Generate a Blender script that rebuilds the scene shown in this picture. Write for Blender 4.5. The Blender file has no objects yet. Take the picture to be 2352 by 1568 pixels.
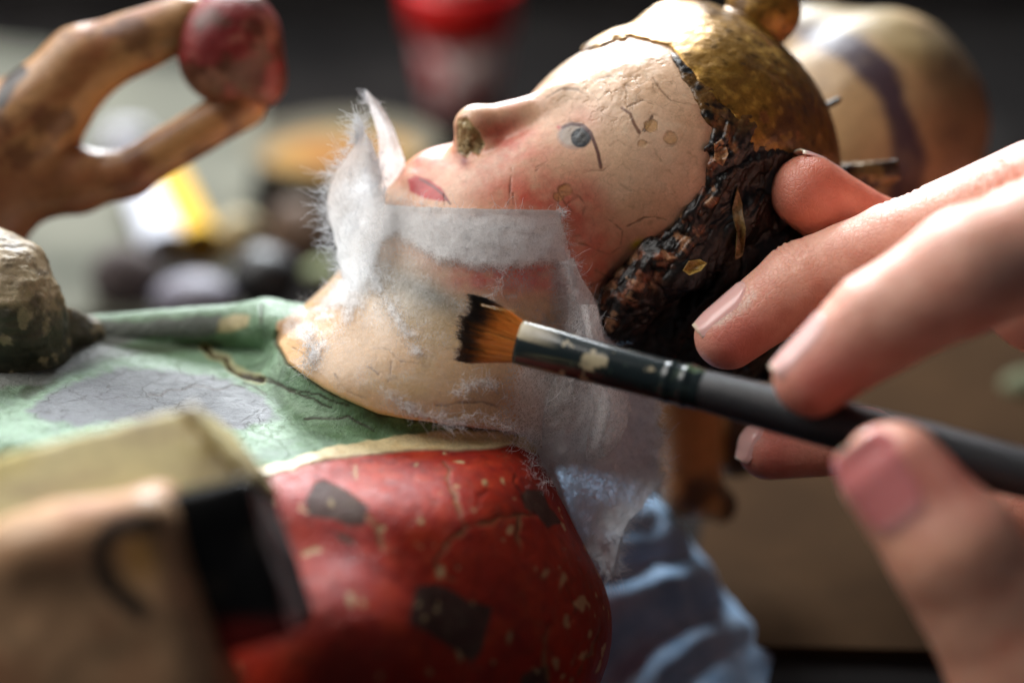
import bpy, math, random
import numpy as np
from mathutils import Vector

random.seed(7)
rng = np.random.default_rng(7)
SC = bpy.context.scene
COL = SC.collection
# units: 1 blender unit = 1 cm.  Build frame: x right, y away from the lens (0 = plane of focus), z up across the lens axis.
PITCH = math.radians(25.0)
CP, SP = math.cos(PITCH), math.sin(PITCH)
H0 = 7.90            # height of the focus point over the bench top
DIST = 30.0          # lens to focus plane
UPC = 130.67         # drawing units per cm in the plane of focus

def F2W(P):
    P = np.asarray(P, dtype=float)
    x, y, z = P[..., 0], P[..., 1], P[..., 2]
    return np.stack([x, y * CP + z * SP, -y * SP + z * CP + H0], axis=-1)

def C(u, v, y=0.0):
    s = (1 + y / DIST) / UPC
    return np.array([(u - 1176) * s, y, (784 - v) * s])

def UV(P):
    s = UPC * DIST / (DIST + P[:, 1])
    return 1176 + P[:, 0] * s, 784 - P[:, 2] * s

# ------------------------------------------------------------------ camera, world, lamps
cam = bpy.data.cameras.new('camera')
camo = bpy.data.objects.new('camera', cam)
COL.objects.link(camo)
camo.location = Vector(F2W([0, -DIST, 0]))
camo.rotation_euler = (math.pi / 2 - PITCH, 0, 0)
cam.sensor_width = 36
cam.lens = 36 * DIST / 18.0
cam.clip_start = 0.5
cam.clip_end = 1000
cam.dof.use_dof = True
cam.dof.focus_distance = DIST
cam.dof.aperture_fstop = 60 * 1e-3 / 1.5      # 1.5 cm wide opening
cam.dof.aperture_blades = 8
SC.camera = camo

world = bpy.data.worlds.new('World')
SC.world = world
world.use_nodes = True
bg = world.node_tree.nodes['Background']
bg.inputs[0].default_value = (0.85, 0.88, 1.0, 1)
bg.inputs[1].default_value = 0.06

def area(name, loc, target, size, power, col, size_y=None):
    l = bpy.data.lights.new(name, 'AREA')
    l.energy = power; l.color = col
    l.size = size
    if size_y:
        l.shape = 'RECTANGLE'; l.size_y = size_y
    o = bpy.data.objects.new(name, l)
    COL.objects.link(o)
    a, b = Vector(F2W(loc)), Vector(F2W(target))
    o.location = a
    o.rotation_euler = (b - a).to_track_quat('-Z', 'Y').to_euler()
    return o

# window behind and above the bench: the hard bright key
area('window_light', (-12, 56, 80), (0, 0, 0), 34, 310000, (0.91, 0.96, 1.0), 48)
# broad soft daylight from the upper left front
area('room_light', (-60, -10, 70), (0, 0, 0), 75, 112000, (1.0, 0.965, 0.925), 70)

SC.view_settings.view_transform = 'Standard'
SC.view_settings.look = 'None'
SC.view_settings.exposure = 0
SC.view_settings.gamma = 1
SC.render.engine = 'CYCLES'
SC.cycles.use_denoising = True
SC.cycles.max_bounces = 8
SC.cycles.transparent_max_bounces = 24
SC.cycles.sample_clamp_indirect = 6
SC.cycles.caustics_reflective = False
SC.cycles.caustics_refractive = False

# ------------------------------------------------------------------ small maths
def sr(r, g, b):
    c = np.array([r, g, b], float) / 255
    return np.where(c <= .04045, c / 12.92, ((c + .055) / 1.055) ** 2.4)

def _hash(ix, iy, iz, seed):
    h = (ix * 374761393 + iy * 668265263 + iz * 2147483647 + seed * 974711) & 0xffffffff
    h = ((h ^ (h >> 13)) * 1274126177) & 0xffffffff
    h = (h ^ (h >> 16)) & 0xffffffff
    return h / 4294967295.0

def vnoise(P, scale=1.0, seed=0):
    Q = P * scale + 1000.0
    I = np.floor(Q).astype(np.int64); f = Q - I
    f = f * f * (3 - 2 * f)
    r = 0
    for a in (0, 1):
        wx = f[:, 0] if a else 1 - f[:, 0]
        for b in (0, 1):
            wy = f[:, 1] if b else 1 - f[:, 1]
            for c in (0, 1):
                wz = f[:, 2] if c else 1 - f[:, 2]
                r = r + wx * wy * wz * _hash(I[:, 0] + a, I[:, 1] + b, I[:, 2] + c, seed)
    return r * 2 - 1

def fbm(P, scale=1.0, seed=0, octv=4, gain=.5):
    r = 0; a = 1; t = 0
    for i in range(octv):
        r = r + a * vnoise(P, scale * 2.03 ** i, seed + i * 17)
        t += a; a *= gain
    return r / t

def ss(a, b, x):
    t = np.clip((x - a) / (b - a), 0, 1)
    return t * t * (3 - 2 * t)

def smin(a, b, k):
    h = np.clip(.5 + .5 * (b - a) / k, 0, 1)
    return b * (1 - h) + a * h - k * h * (1 - h)

def smax(a, b, k):
    return -smin(-a, -b, k)

def sph(c, r):
    return lambda P: np.sqrt(((P - c) ** 2).sum(1)) - r

def ell(c, r, ang=0.0, yaw=0.0):
    """ellipsoid radii (x, y, z), turned by ang in the x-z plane and yaw in x-y"""
    ca, sa = math.cos(math.radians(ang)), math.sin(math.radians(ang))
    cy, sy = math.cos(math.radians(yaw)), math.sin(math.radians(yaw))
    r = np.array(r, float)
    def f(P):
        Q = P - c
        x = Q[:, 0] * cy + Q[:, 1] * sy; y = -Q[:, 0] * sy + Q[:, 1] * cy; z = Q[:, 2]
        x2 = x * ca + z * sa; z2 = -x * sa + z * ca
        q = np.stack([x2, y, z2], 1)
        k0 = np.sqrt(((q / r) ** 2).sum(1)); k1 = np.sqrt(((q / (r * r)) ** 2).sum(1)) + 1e-9
        return k0 * (k0 - 1) / k1
    return f

def cone(a, b, ra, rb):
    a = np.asarray(a, float); b = np.asarray(b, float)
    d = b - a; L2 = (d * d).sum()
    def f(P):
        t = np.clip(((P - a) @ d) / L2, 0, 1)
        q = P - a - t[:, None] * d
        return np.sqrt((q * q).sum(1)) - (ra + (rb - ra) * t)
    return f

def plane3(a, b, c, up=True):
    n = np.cross(b - a, c - a); n = n / np.linalg.norm(n)
    if (n[2] < 0) == up: n = -n
    return lambda P: (P - a) @ n

def union(prims, k=.3):
    def f(P):
        d = prims[0][0](P) if isinstance(prims[0], tuple) else prims[0](P)
        for p in prims[1:]:
            if isinstance(p, tuple): d = smin(d, p[0](P), p[1])
            else: d = smin(d, p(P), k)
        return d
    return f

# ------------------------------------------------------------------ surface from a distance field
def surf_nets(sdf, lo, hi, h):
    lo = np.array(lo, float); hi = np.array(hi, float)
    n = np.ceil((hi - lo) / h).astype(int) + 1
    ax = [lo[i] + np.arange(n[i]) * h for i in range(3)]
    V = np.empty(n, np.float32)
    for i in range(n[0]):
        Y, Z = np.meshgrid(ax[1], ax[2], indexing='ij')
        P = np.stack([np.full(Y.size, ax[0][i]), Y.ravel(), Z.ravel()], 1)
        V[i] = sdf(P).reshape(n[1], n[2])
    ncell = n - 1
    ins = V < 0
    cnt = np.zeros(ncell.prod()); acc = np.zeros((ncell.prod(), 3))
    quads = []
    def cid(i, j, k): return (i * ncell[1] + j) * ncell[2] + k
    for a in range(3):
        b, c = (a + 1) % 3, (a + 2) % 3
        s0 = [slice(None)] * 3; s1 = [slice(None)] * 3
        s0[a] = slice(0, -1); s1[a] = slice(1, None)
        A, B = V[tuple(s0)], V[tuple(s1)]
        idx = np.argwhere((A < 0) != (B < 0))
        va = A[tuple(idx.T)]; vb = B[tuple(idx.T)]
        t = va / (va - vb)
        pos = idx.astype(float); pos[:, a] += t
        ok = (idx[:, b] > 0) & (idx[:, b] < ncell[b]) & (idx[:, c] > 0) & (idx[:, c] < ncell[c])
        ids = []
        for db, dc in ((1, 1), (0, 1), (0, 0), (1, 0)):
            q = idx.copy(); q[:, b] -= db; q[:, c] -= dc
            good = (q >= 0).all(1) & (q < ncell).all(1)
            ci = cid(q[:, 0], q[:, 1], q[:, 2])
            for m in range(3):
                acc[:, m] += np.bincount(ci[good], pos[good, m], ncell.prod())
            cnt += np.bincount(ci[good], minlength=ncell.prod())
            ids.append(ci)
        Q = np.stack(ids, 1)[ok]
        fl = (va[ok] >= 0)
        Q[fl] = Q[fl][:, ::-1]
        quads.append(Q)
    Q = np.concatenate(quads)
    used = np.unique(Q)
    mp = np.full(ncell.prod(), -1); mp[used] = np.arange(len(used))
    Vv = lo + acc[used] / np.maximum(cnt[used], 1)[:, None] * h
    return Vv, mp[Q]

def grad(sdf, P, e=1e-3):
    g = np.empty_like(P)
    for i in range(3):
        d = np.zeros(3); d[i] = e
        g[:, i] = sdf(P + d) - sdf(P - d)
    return g / (np.linalg.norm(g, axis=1, keepdims=True) + 1e-12)

def project(sdf, P, it=2):
    for _ in range(it):
        d = sdf(P)
        P = P - grad(sdf, P) * np.clip(d, -.3, .3)[:, None]
    return P

def subdiv(V, Q):
    E = np.concatenate([Q[:, [0, 1]], Q[:, [1, 2]], Q[:, [2, 3]], Q[:, [3, 0]]])
    E.sort(axis=1)
    key = E[:, 0].astype(np.int64) * len(V) + E[:, 1]
    uq, inv = np.unique(key, return_inverse=True)
    a, b = uq // len(V), uq % len(V)
    mid = (V[a] + V[b]) / 2
    fc = V[Q].mean(1)
    n0, n1 = len(V), len(V) + len(mid)
    m = len(Q)
    e = inv.reshape(4, m) + n0
    f = np.arange(m) + n1
    NQ = np.concatenate([np.stack([Q[:, 0], e[0], f, e[3]], 1), np.stack([e[0], Q[:, 1], e[1], f], 1),
                         np.stack([f, e[1], Q[:, 2], e[2]], 1), np.stack([e[3], f, e[2], Q[:, 3]], 1)])
    return np.concatenate([V, mid, fc]), NQ

def skin_mesh(sdf, lo, hi, h, levels=1):
    V, Q = surf_nets(sdf, lo, hi, h)
    V = project(sdf, V, 2)
    for i in range(levels):
        V, Q = subdiv(V, Q)
        V = project(sdf, V, 1)
    return V, Q

def vnormals(V, Q):
    n = np.cross(V[Q[:, 2]] - V[Q[:, 0]], V[Q[:, 3]] - V[Q[:, 1]])
    N = np.zeros_like(V)
    for c in range(Q.shape[1]):
        for m in range(3):
            N[:, m] += np.bincount(Q[:, c], n[:, m], len(V))
    return N / (np.linalg.norm(N, axis=1, keepdims=True) + 1e-12)

# ------------------------------------------------------------------ objects
def mesh_obj(name, V, F, mat, parent=None, paint=None, surf=None, smooth=True, kind=None, label=None, uvs=None, world=False, mask=None):
    V = np.asarray(V, float); F = np.asarray(F)
    W = V if world else F2W(V)
    org = Vector(parent.location) if parent is not None else Vector((0, 0, 0))
    if parent is not None and parent.get('_base') is not None:
        org = Vector(parent['_base'])
    if parent is None:
        org = Vector((float(W[:, 0].mean()), float(W[:, 1].mean()), float(W[:, 2].min())))
    W = W - np.array(org)
    me = bpy.data.meshes.new(name)
    nf, k = F.shape
    me.vertices.add(len(W)); me.vertices.foreach_set('co', W.astype(np.float32).ravel())
    me.loops.add(nf * k); me.loops.foreach_set('vertex_index', F.astype(np.int32).ravel())
    me.polygons.add(nf); me.polygons.foreach_set('loop_start', (np.arange(nf) * k).astype(np.int32))
    me.update(calc_edges=True)
    me.polygons.foreach_set('use_smooth', np.full(nf, smooth))
    if mask is not None: mask = np.stack([mask] * 3, 1)
    for nm, arr in (('paint', paint), ('surf', surf), ('mask', mask)):
        if arr is not None:
            at = me.attributes.new(nm, 'FLOAT_COLOR', 'POINT')
            col = np.ones((len(W), 4), np.float32); col[:, :3] = arr
            at.data.foreach_set('color', col.ravel())
    if uvs is not None:
        at = me.attributes.new('sheet', 'FLOAT_COLOR', 'POINT')
        col = np.ones((len(W), 4), np.float32); col[:, :uvs.shape[1]] = uvs
        at.data.foreach_set('color', col.ravel())
    me.materials.append(mat)
    o = bpy.data.objects.new(name, me)
    COL.objects.link(o)
    if parent is not None:
        o.parent = parent
        o['_base'] = [float(x) for x in org]
    else:
        o.location = org
    if kind: o['kind'] = kind
    if label: o['label'] = label
    return o

def thing(name, label, cat, base, group=None):
    o = bpy.data.objects.new(name, None)
    o.empty_display_size = .5
    COL.objects.link(o)
    o.location = Vector(F2W(base))
    o['label'] = label; o['category'] = cat
    if group: o['group'] = group
    return o

def tag(o, label, cat, group=None):
    o['label'] = label; o['category'] = cat
    if group: o['group'] = group
    return o

# ------------------------------------------------------------------ materials
class NT:
    def __init__(s, name):
        s.m = bpy.data.materials.new(name); s.m.use_nodes = True
        s.t = s.m.node_tree; s.t.nodes.clear()
        s.out = s.n('ShaderNodeOutputMaterial')
    def n(s, typ, **kw):
        x = s.t.nodes.new(typ)
        for k, v in kw.items():
            if k.startswith('i_'):
                x.inputs[int(k[2:]) if k[2:].isdigit() else k[2:].replace('_', ' ')].default_value = v
            else: setattr(x, k, v)
        return x
    def l(s, a, b): s.t.links.new(a, b)
    def coord(s):
        return s.n('ShaderNodeTexCoord').outputs['Object']
    def noise(s, scale, detail=4, rough=.55, dist=0, vec=None):
        x = s.n('ShaderNodeTexNoise'); x.inputs['Scale'].default_value = scale
        x.inputs['Detail'].default_value = detail; x.inputs['Roughness'].default_value = rough
        x.inputs['Distortion'].default_value = dist
        s.l(vec if vec is not None else s.coord(), x.inputs['Vector'])
        return x.outputs['Fac']
    def ramp(s, f, stops):
        x = s.n('ShaderNodeValToRGB'); e = x.color_ramp.elements
        while len(e) < len(stops): e.new(.5)
        for i, (p, c) in enumerate(stops):
            e[i].position = p
            e[i].color = (*c, 1) if not np.isscalar(c) else (c, c, c, 1)
        s.l(f, x.inputs[0]); return x.outputs[0]
    def mix(s, a, b, f, mode='MIX'):
        x = s.n('ShaderNodeMix', data_type='RGBA', blend_type=mode)
        for sock, val in ((x.inputs[0], f), (x.inputs[6], a), (x.inputs[7], b)):
            if hasattr(val, 'links'): s.l(val, sock)
            elif np.isscalar(val): sock.default_value = val
            else: sock.default_value = (*val, 1)
        return x.outputs[2]
    def math(s, op, a, b=0.0, c=None):
        x = s.n('ShaderNodeMath', operation=op)
        for i, val in enumerate((a, b) if c is None else (a, b, c)):
            if hasattr(val, 'links'): s.l(val, x.inputs[i])
            else: x.inputs[i].default_value = val
        return x.outputs[0]
    def bump(s, h, strength, dist, nrm=None):
        x = s.n('ShaderNodeBump'); x.inputs['Strength'].default_value = strength
        x.inputs['Distance'].default_value = dist
        s.l(h, x.inputs['Height'])
        if nrm is not None: s.l(nrm, x.inputs['Normal'])
        return x.outputs[0]
    def attr(s, name):
        x = s.n('ShaderNodeAttribute'); x.attribute_name = name; return x
    def pbr(s, **kw):
        x = s.n('ShaderNodeBsdfPrincipled')
        for k, v in kw.items():
            k = k.replace('_', ' ')
            sock = x.inputs[k]
            if hasattr(v, 'links'): s.l(v, sock)
            elif k in ('Base Color', 'Subsurface Radius', 'Sheen Tint', 'Specular Tint', 'Emission Color'):
                sock.default_value = (*v, 1) if k != 'Subsurface Radius' else v
            else: sock.default_value = v
        return x
    def done(s, sh):
        s.l(sh.outputs[0] if hasattr(sh, 'outputs') else sh, s.out.inputs['Surface']); return s.m

def painted_mat(name, fine=40, fine_amt=.25, bump=.25, bdist=.02, sss=.0, grain=None, coat=0.0, crackle=1.3, spec=.3):
    """old gesso and paint: colour, roughness and metalness come from attributes painted on the surface"""
    t = NT(name)
    a = t.attr('paint'); s = t.attr('surf')
    co = t.coord()
    n1 = t.noise(fine, 5, .65, 0, co); n2 = t.noise(fine * .22, 4, .6, .4, co)
    g = t.ramp(n1, [(.3, 1 - fine_amt), (.7, 1 + fine_amt * .4)])
    c = t.mix(a.outputs['Color'], g, 1.0, 'MULTIPLY')
    g2 = t.ramp(n2, [(.35, 1 - fine_amt * .8), (.6, 1.0)])
    c = t.mix(c, g2, 1.0, 'MULTIPLY')
    sep = t.n('ShaderNodeSeparateColor'); t.l(s.outputs['Color'], sep.inputs[0])
    mk = t.attr('mask'); ms = t.n('ShaderNodeSeparateColor'); t.l(mk.outputs['Color'], ms.inputs[0])
    wv = t.n('ShaderNodeTexNoise'); wv.inputs['Scale'].default_value = 3.5; wv.inputs['Detail'].default_value = 5; t.l(co, wv.inputs['Vector'])
    vm = t.n('ShaderNodeVectorMath', operation='MULTIPLY_ADD'); t.l(wv.outputs['Color'], vm.inputs[0]); vm.inputs[1].default_value = (.45, .45, .45); t.l(co, vm.inputs[2])
    vo = t.n('ShaderNodeTexVoronoi', feature='DISTANCE_TO_EDGE'); vo.inputs['Scale'].default_value = crackle; t.l(vm.outputs[0], vo.inputs['Vector'])
    line = t.ramp(vo.outputs['Distance'], [(.0, 1.0), (.012 * crackle, 0.0)])
    gate = t.ramp(t.noise(.9, 3, .6, 0, co), [(.38, 0.0), (.52, 1.0)])
    line = t.math('MULTIPLY', t.math('MULTIPLY', line, gate), ms.outputs[0])
    c = t.mix(c, (.16, .09, .05), t.math('MULTIPLY', line, .6))
    r = t.math('ADD', sep.outputs[0], t.math('MULTIPLY', t.math('SUBTRACT', n1, .5), .35))
    hgt = t.math('ADD', t.math('MULTIPLY', n1, .5), t.math('MULTIPLY', n2, 1.0))
    hgt = t.math('SUBTRACT', hgt, t.math('MULTIPLY', line, 1.2))
    nb = t.n('ShaderNodeBump'); nb.inputs['Distance'].default_value = bdist
    t.l(hgt, nb.inputs['Height'])
    t.l(t.math('MULTIPLY', sep.outputs[2], bump), nb.inputs['Strength'])
    p = t.pbr(Base_Color=c, Roughness=r, Metallic=sep.outputs[1], Normal=nb.outputs[0])
    p.inputs['Specular IOR Level'].default_value = spec
    if sss: 
        p.inputs['Subsurface Weight'].default_value = sss
        p.inputs['Subsurface Radius'].default_value = (.15, .06, .03)
        p.inputs['Subsurface Scale'].default_value = 1
    if coat:
        p.inputs['Coat Weight'].default_value = coat
        p.inputs['Coat Roughness'].default_value = .27
        t.l(nb.outputs[0], p.inputs['Coat Normal'])
    return t.done(p)

M_WOOD = painted_mat('painted_wood', 26, .22, .5, .03, coat=.25)
M_FACE = painted_mat('painted_flesh', 26, .13, .09, .02, sss=.04, coat=.10, crackle=2.0, spec=.38)
M_CLOTH = painted_mat('painted_tunic', 20, .25, .9, .05, coat=.03, spec=.36)
M_HAIR = painted_mat('cracked_varnish', 18, .5, 1.0, .06, coat=.12, spec=.4)

# ------------------------------------------------------------------ paint tools (drawing coordinates)
def dpoly(u, v, pts):
    pts = np.array(pts, float)
    d = np.full(len(u), 1e9)
    lo = pts.min(0) - 150; hi = pts.max(0) + 150
    m = (u > lo[0]) & (u < hi[0]) & (v > lo[1]) & (v < hi[1])
    uu, vv = u[m], v[m]
    dd = np.full(len(uu), 1e9)
    for a, b in zip(pts[:-1], pts[1:]):
        e = b - a; L = (e * e).sum() + 1e-9
        t = np.clip(((uu - a[0]) * e[0] + (vv - a[1]) * e[1]) / L, 0, 1)
        dd = np.minimum(dd, np.hypot(uu - a[0] - t * e[0], vv - a[1] - t * e[1]))
    d[m] = dd
    return d

def inside(u, v, pts):
    pts = np.array(pts, float); r = np.zeros(len(u), bool)
    for i in range(len(pts)):
        x1, y1 = pts[i]; x2, y2 = pts[(i + 1) % len(pts)]
        if y1 == y2: continue
        c = ((y1 > v) != (y2 > v)) & (u < (x2 - x1) * (v - y1) / (y2 - y1) + x1)
        r ^= c
    return r

def sdpoly(u, v, pts):
    d = dpoly(u, v, list(pts) + [pts[0]])
    d = np.minimum(d, 150)
    return np.where(inside(u, v, pts), -d, d)

def lay(col, mask, c):
    m = np.clip(mask, 0, 1)[:, None]
    return col * (1 - m) + np.asarray(c) * m

def blob(u, v, cu, cv, ru, rv=None, ang=0):
    rv = rv or ru; a = math.radians(ang)
    x = (u - cu) * math.cos(a) + (v - cv) * math.sin(a); y = -(u - cu) * math.sin(a) + (v - cv) * math.cos(a)
    return np.exp(-((x / ru) ** 2 + (y / rv) ** 2))

def yline(pts):
    pts = np.array(pts, float)
    return lambda u: np.interp(u, pts[:, 0], pts[:, 1])

def crackline(a, b, n=8, jit=6, seed=0):
    r = np.random.default_rng(seed); a = np.array(a, float); b = np.array(b, float)
    t = np.linspace(0, 1, n)[:, None]; p = a + (b - a) * t
    p[1:-1] += r.normal(0, jit, (n - 2, 2)); return p

def wander(pts, seed=0, jit=4, per=22):
    r = np.random.default_rng(seed); out = []
    for a, b in zip(pts[:-1], pts[1:]):
        a = np.array(a, float); b = np.array(b, float)
        n = max(2, int(np.hypot(*(b - a)) / per) + 1)
        for i in range(n - 1):
            p = a + (b - a) * i / (n - 1)
            if i: p = p + r.normal(0, jit, 2)
            out.append(p)
    out.append(np.array(pts[-1], float))
    return out

# ================================================================== THE CARVED FIGURE
skull = ell(C(1515, 382, 3.0), (3.05, 2.9, 2.6), 14)
head_prims = [
    skull,
    (ell(C(1235, 478, 2.7), (2.6, 2.25, 1.8), 24), .45),
    (sph(C(985, 560, 2.4), 1.25), .6),
    (sph(C(1270, 520, 2.1), 1.6), .5),
    (sph(C(1185, 615, 2.05), 1.5), .4),
    (cone(C(1310, 248, 1.75), C(1108, 293, 1.45), .40, .37), .22),
    (cone(C(1094, 294, 1.42), C(1086, 342, 1.5), .42, .34), .14),
    (sph(C(1128, 335, 1.3), .25), .1),
    (cone(C(1085, 340, 1.6), C(1070, 372, 1.85), .24, .14), .08),
    (sph(C(1005, 425, 2.05), .62), .4),
    (ell(C(975, 432, 1.6), (.36, .28, .17), -35), .12),
    (ell(C(910, 458, 1.95), (.34, .4, .22), -30), .15),
    (sph(C(1335, 315, 1.35), .52), .25),
    (cone(C(1300, 235, 1.5), C(1460, 275, 1.3), .35, .3), .4),
]
neck_prims = [
    cone(C(1120, 640, 2.7), C(1040, 860, 2.2), 2.45, 2.35),
    (ell(C(940, 925, 2.0), (3.0, 2.6, 1.15), -13), 1.4),
    (cone(C(850, 640, 2.6), C(715, 775, 2.5), .35, .42), .8),
]
_head = union(head_prims); _neck = union(neck_prims)
headneck = lambda P: smin(_head(P), _neck(P), .55)

green_pl = plane3(C(300, 760, 3.2), C(560, 1085, -2.4), C(1250, 1015, 0.0))
body = union([
    ell(C(1000, 1230, 1.2), (2.45, 2.9, 2.6)),
    (ell(C(1085, 1440, .6), (2.5, 2.7, 2.3)), .6),
    (ell(C(760, 1450, -.6), (4.2, 3.2, 4.0)), .8),
    (ell(C(300, 1050, 1.2), (6.2, 3.6, 3.6)), 1.0),
    (ell(C(775, 1500, -3.6), (1.2, 1.1, 1.2), 20), .9),
])
torso_s = union([
    lambda P: smax(green_pl(P), body(P), .35),
    (cone(C(140, 778, 3.2), C(600, 742, 2.9), .42, .42), .1),
    (ell(C(690, 752, 2.7), (1.0, .9, .45), -6), .5),
    (ell(C(980, 900, 2.0), (3.0, 2.5, 1.4), -8), .5),
])

def tuniclines():
    return (yline([(-400, 1130), (560, 1075), (600, 1073), (760, 1030), (900, 1003), (1050, 985), (1190, 992), (1400, 1000)]),
            yline([(-400, 1150), (560, 1098), (600, 1100), (700, 1072), (800, 1049), (950, 1035), (1100, 1035), (1180, 1022), (1230, 1042), (1400, 1100)]))
QUICK = False
LV = 1 if QUICK else 2

figure = thing('carved_figure', 'old painted wooden figure lying back with cracked face, gold cap, green tunic and red robe', 'statue', C(900, 1300, 1))

# ---- head and neck
lo, hi = C(700, 1150, -1.5) , C(1950, -60, 6.3)
lo = np.array([-4.3, -1.0, -3.2]); hi = np.array([6.2, 6.2, 7.0])
CUT = [(600, 500), (735, 640), (640, 735), (634, 780), (662, 835), (700, 862), (745, 893), (790, 916), (868, 950), (950, 963), (1060, 978), (1190, 992), (1290, 1000), (1420, 1010), (2400, 1010), (2400, -400), (600, -400)]
def headneck_cut(P):
    a_, b_ = UV(P)
    return smax(headneck(P), sdpoly(a_, b_, CUT) / 122, .06)
V, Q = skin_mesh(headneck_cut, lo, hi, .16 if QUICK else .09, LV)
N = vnormals(V, Q)
u, v = UV(V)
HAIRLINE = [(1340, 108), (1450, 92), (1530, 118), (1560, 170), (1600, 235), (1632, 300), (1622, 420), (1600, 480), (1545, 540), (1480, 585), (1420, 640), (1372, 700), (1400, 780)]
wob = fbm(V, 3.0, 5) * 14
# relief: flaking forehead, small dents, cracks
fore = blob(u, v, 1400, 190, 150, 90, -10)
flk = np.abs(fbm(V * np.array([1, 1, 1.6]), 2.6, 11, 4))
disp = -.02 * fore * ss(.03, .0, flk) + .03 * fore * fbm(V, 3.2, 12) + .012 * fbm(V, 1.6, 3, 2) + .0025 * fbm(V, 14, 8, 3)
cracks = [wander(c, i, 4) for i, c in enumerate([
    [(1175, 385), (1172, 420), (1168, 470)], [(1400, 335), (1420, 322), (1445, 340), (1470, 322), (1490, 330)],
    [(1300, 420), (1330, 398), (1385, 392)], [(1440, 350), (1470, 310), (1500, 262)], [(1255, 515), (1300, 545), (1340, 540)],
    [(1230, 385), (1255, 372)], [(1290, 440), (1330, 450), (1300, 470), (1285, 445)], [(1440, 520), (1480, 500), (1530, 505)],
    [(1330, 560), (1400, 585), (1450, 560)], [(1230, 392), (1255, 372), (1262, 368)],
    [(1280, 175), (1350, 190), (1400, 175), (1450, 200)], [(1320, 205), (1390, 225), (1430, 215)], [(1500, 180), (1540, 230), (1590, 240)],
    [(1440, 245), (1500, 240), (1560, 265), (1600, 300)], [(830, 810), (880, 800), (920, 830), (960, 835)],
    [(770, 860), (800, 900), (840, 915)], [(900, 830), (895, 870)], [(660, 790), (720, 830)], [(790, 790), (830, 840), (870, 860)],
    [(1000, 930), (1080, 925), (1150, 935)], [(890, 875), (915, 865)],
    [(1500, 262), (1530, 275), (1560, 268), (1600, 290)], [(1530, 275), (1522, 300), (1505, 312)], [(1560, 268), (1575, 300), (1560, 330), (1530, 338)], [(1475, 330), (1500, 345), (1520, 370)],
    [(1285, 445), (1282, 470), (1298, 490)], [(1300, 470), (1320, 490)], [(1330, 450), (1345, 470), (1338, 492)], [(1300, 420), (1292, 405), (1310, 395)], [(1385, 392), (1402, 378)],
    [(1180, 470), (1178, 445)], [(1020, 445), (1022, 475)], [(1420, 420), (1450, 440)], [(1590, 420), (1612, 400)], [(1560, 480), (1590, 470)], [(1400, 505), (1430, 530), (1425, 560)],
    [(1330, 700), (1350, 660), (1390, 640)], [(1450, 380), (1462, 395)], [(1370, 620), (1400, 640)], [(1200, 235), (1215, 225), (1240, 226)], [(1255, 225), (1290, 205), (1330, 205)],
])]
dcr = np.full(len(V), 1e9)
for c in cracks: dcr = np.minimum(dcr, dpoly(u, v, c))
cr = ss(3.0, .2, dcr + fbm(V, 7, 4) * 4) * ss(-.4, .3, fbm(V, 1.8, 41))
disp -= .008 * cr
nosehole = [(1050, 275), (1072, 268), (1100, 300), (1114, 332), (1100, 356), (1082, 350), (1072, 362), (1052, 350), (1044, 310)]
dn = sdpoly(u, v, nosehole) + wob * .3
disp -= .035 * ss(4, -4, dn) * (1 + .8 * fbm(V, 9, 2))
holes = [(1540, 317, 15), (1497, 288, 16), (1300, 437, 18), (1285, 452, 12), (1475, 330, 9)]
hm = np.zeros(len(V))
for a, b, r in holes: hm = np.maximum(hm, ss(r + 1, r - 2, np.hypot(u - a, (v - b) * 1.15) + wob * .9))
disp -= .006 * hm
V2 = V + N * disp[:, None]

col = np.tile(sr(236, 200, 168), (len(V), 1))
n1 = fbm(V, 1.3, 21); n2 = fbm(V, 5, 22)
col = lay(col, .25 + .5 * n1, sr(214, 166, 120))
col = lay(col, .35 * ss(.1, .5, n2), sr(236, 212, 180))
pink = sr(214, 84, 66); rose = sr(224, 122, 98)
for (a, b, r1, r2, s) in [(1180, 360, 140, 90, .45), (1160, 320, 80, 60, .8), (1350, 590, 90, 90, .55), (1215, 455, 95, 45, .95), (1150, 420, 110, 70, .6), (1330, 480, 60, 90, .7), (1350, 560, 60, 60, .6),
                          (960, 360, 80, 80, .9), (1060, 560, 160, 60, .4), (1150, 640, 170, 50, 1.0), (1230, 600, 90, 60, .8), (1340, 270, 45, 30, .45), (1360, 640, 60, 60, .6), (1180, 225, 60, 25, .5), (1500, 560, 60, 50, .4)]:
    col = lay(col, blob(u, v, a, b, r1, r2) * s * (.75 + .7 * n2), pink if s > .6 else rose)
# neck: ochre flesh with the shadow under the chin painted in as grey
nk = ss(640, 720, v + (u - 1100) * -.02)
col = lay(col, nk * .85, sr(214, 172, 122))
col = lay(col, nk * ss(.05, .4, n1) * .5, sr(190, 160, 104))
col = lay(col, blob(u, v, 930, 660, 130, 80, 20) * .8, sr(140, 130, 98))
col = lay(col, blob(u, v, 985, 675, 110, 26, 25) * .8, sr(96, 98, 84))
col = lay(col, blob(u, v, 1120, 970, 150, 40, 0) * .6, sr(222, 176, 112))
# lips
d = sdpoly(u, v, [(937, 412), (955, 404), (985, 414), (1012, 432), (1030, 460), (1008, 460), (975, 454), (944, 438)]) + wob * .2
col = lay(col, ss(6, -2, d), sr(190, 30, 32))
d = dpoly(u, v, [(965, 411), (995, 428), (1018, 447), (1034, 468)]) + wob * .15
col = lay(col, ss(5, 1, d) * .8, sr(92, 52, 54))
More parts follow.
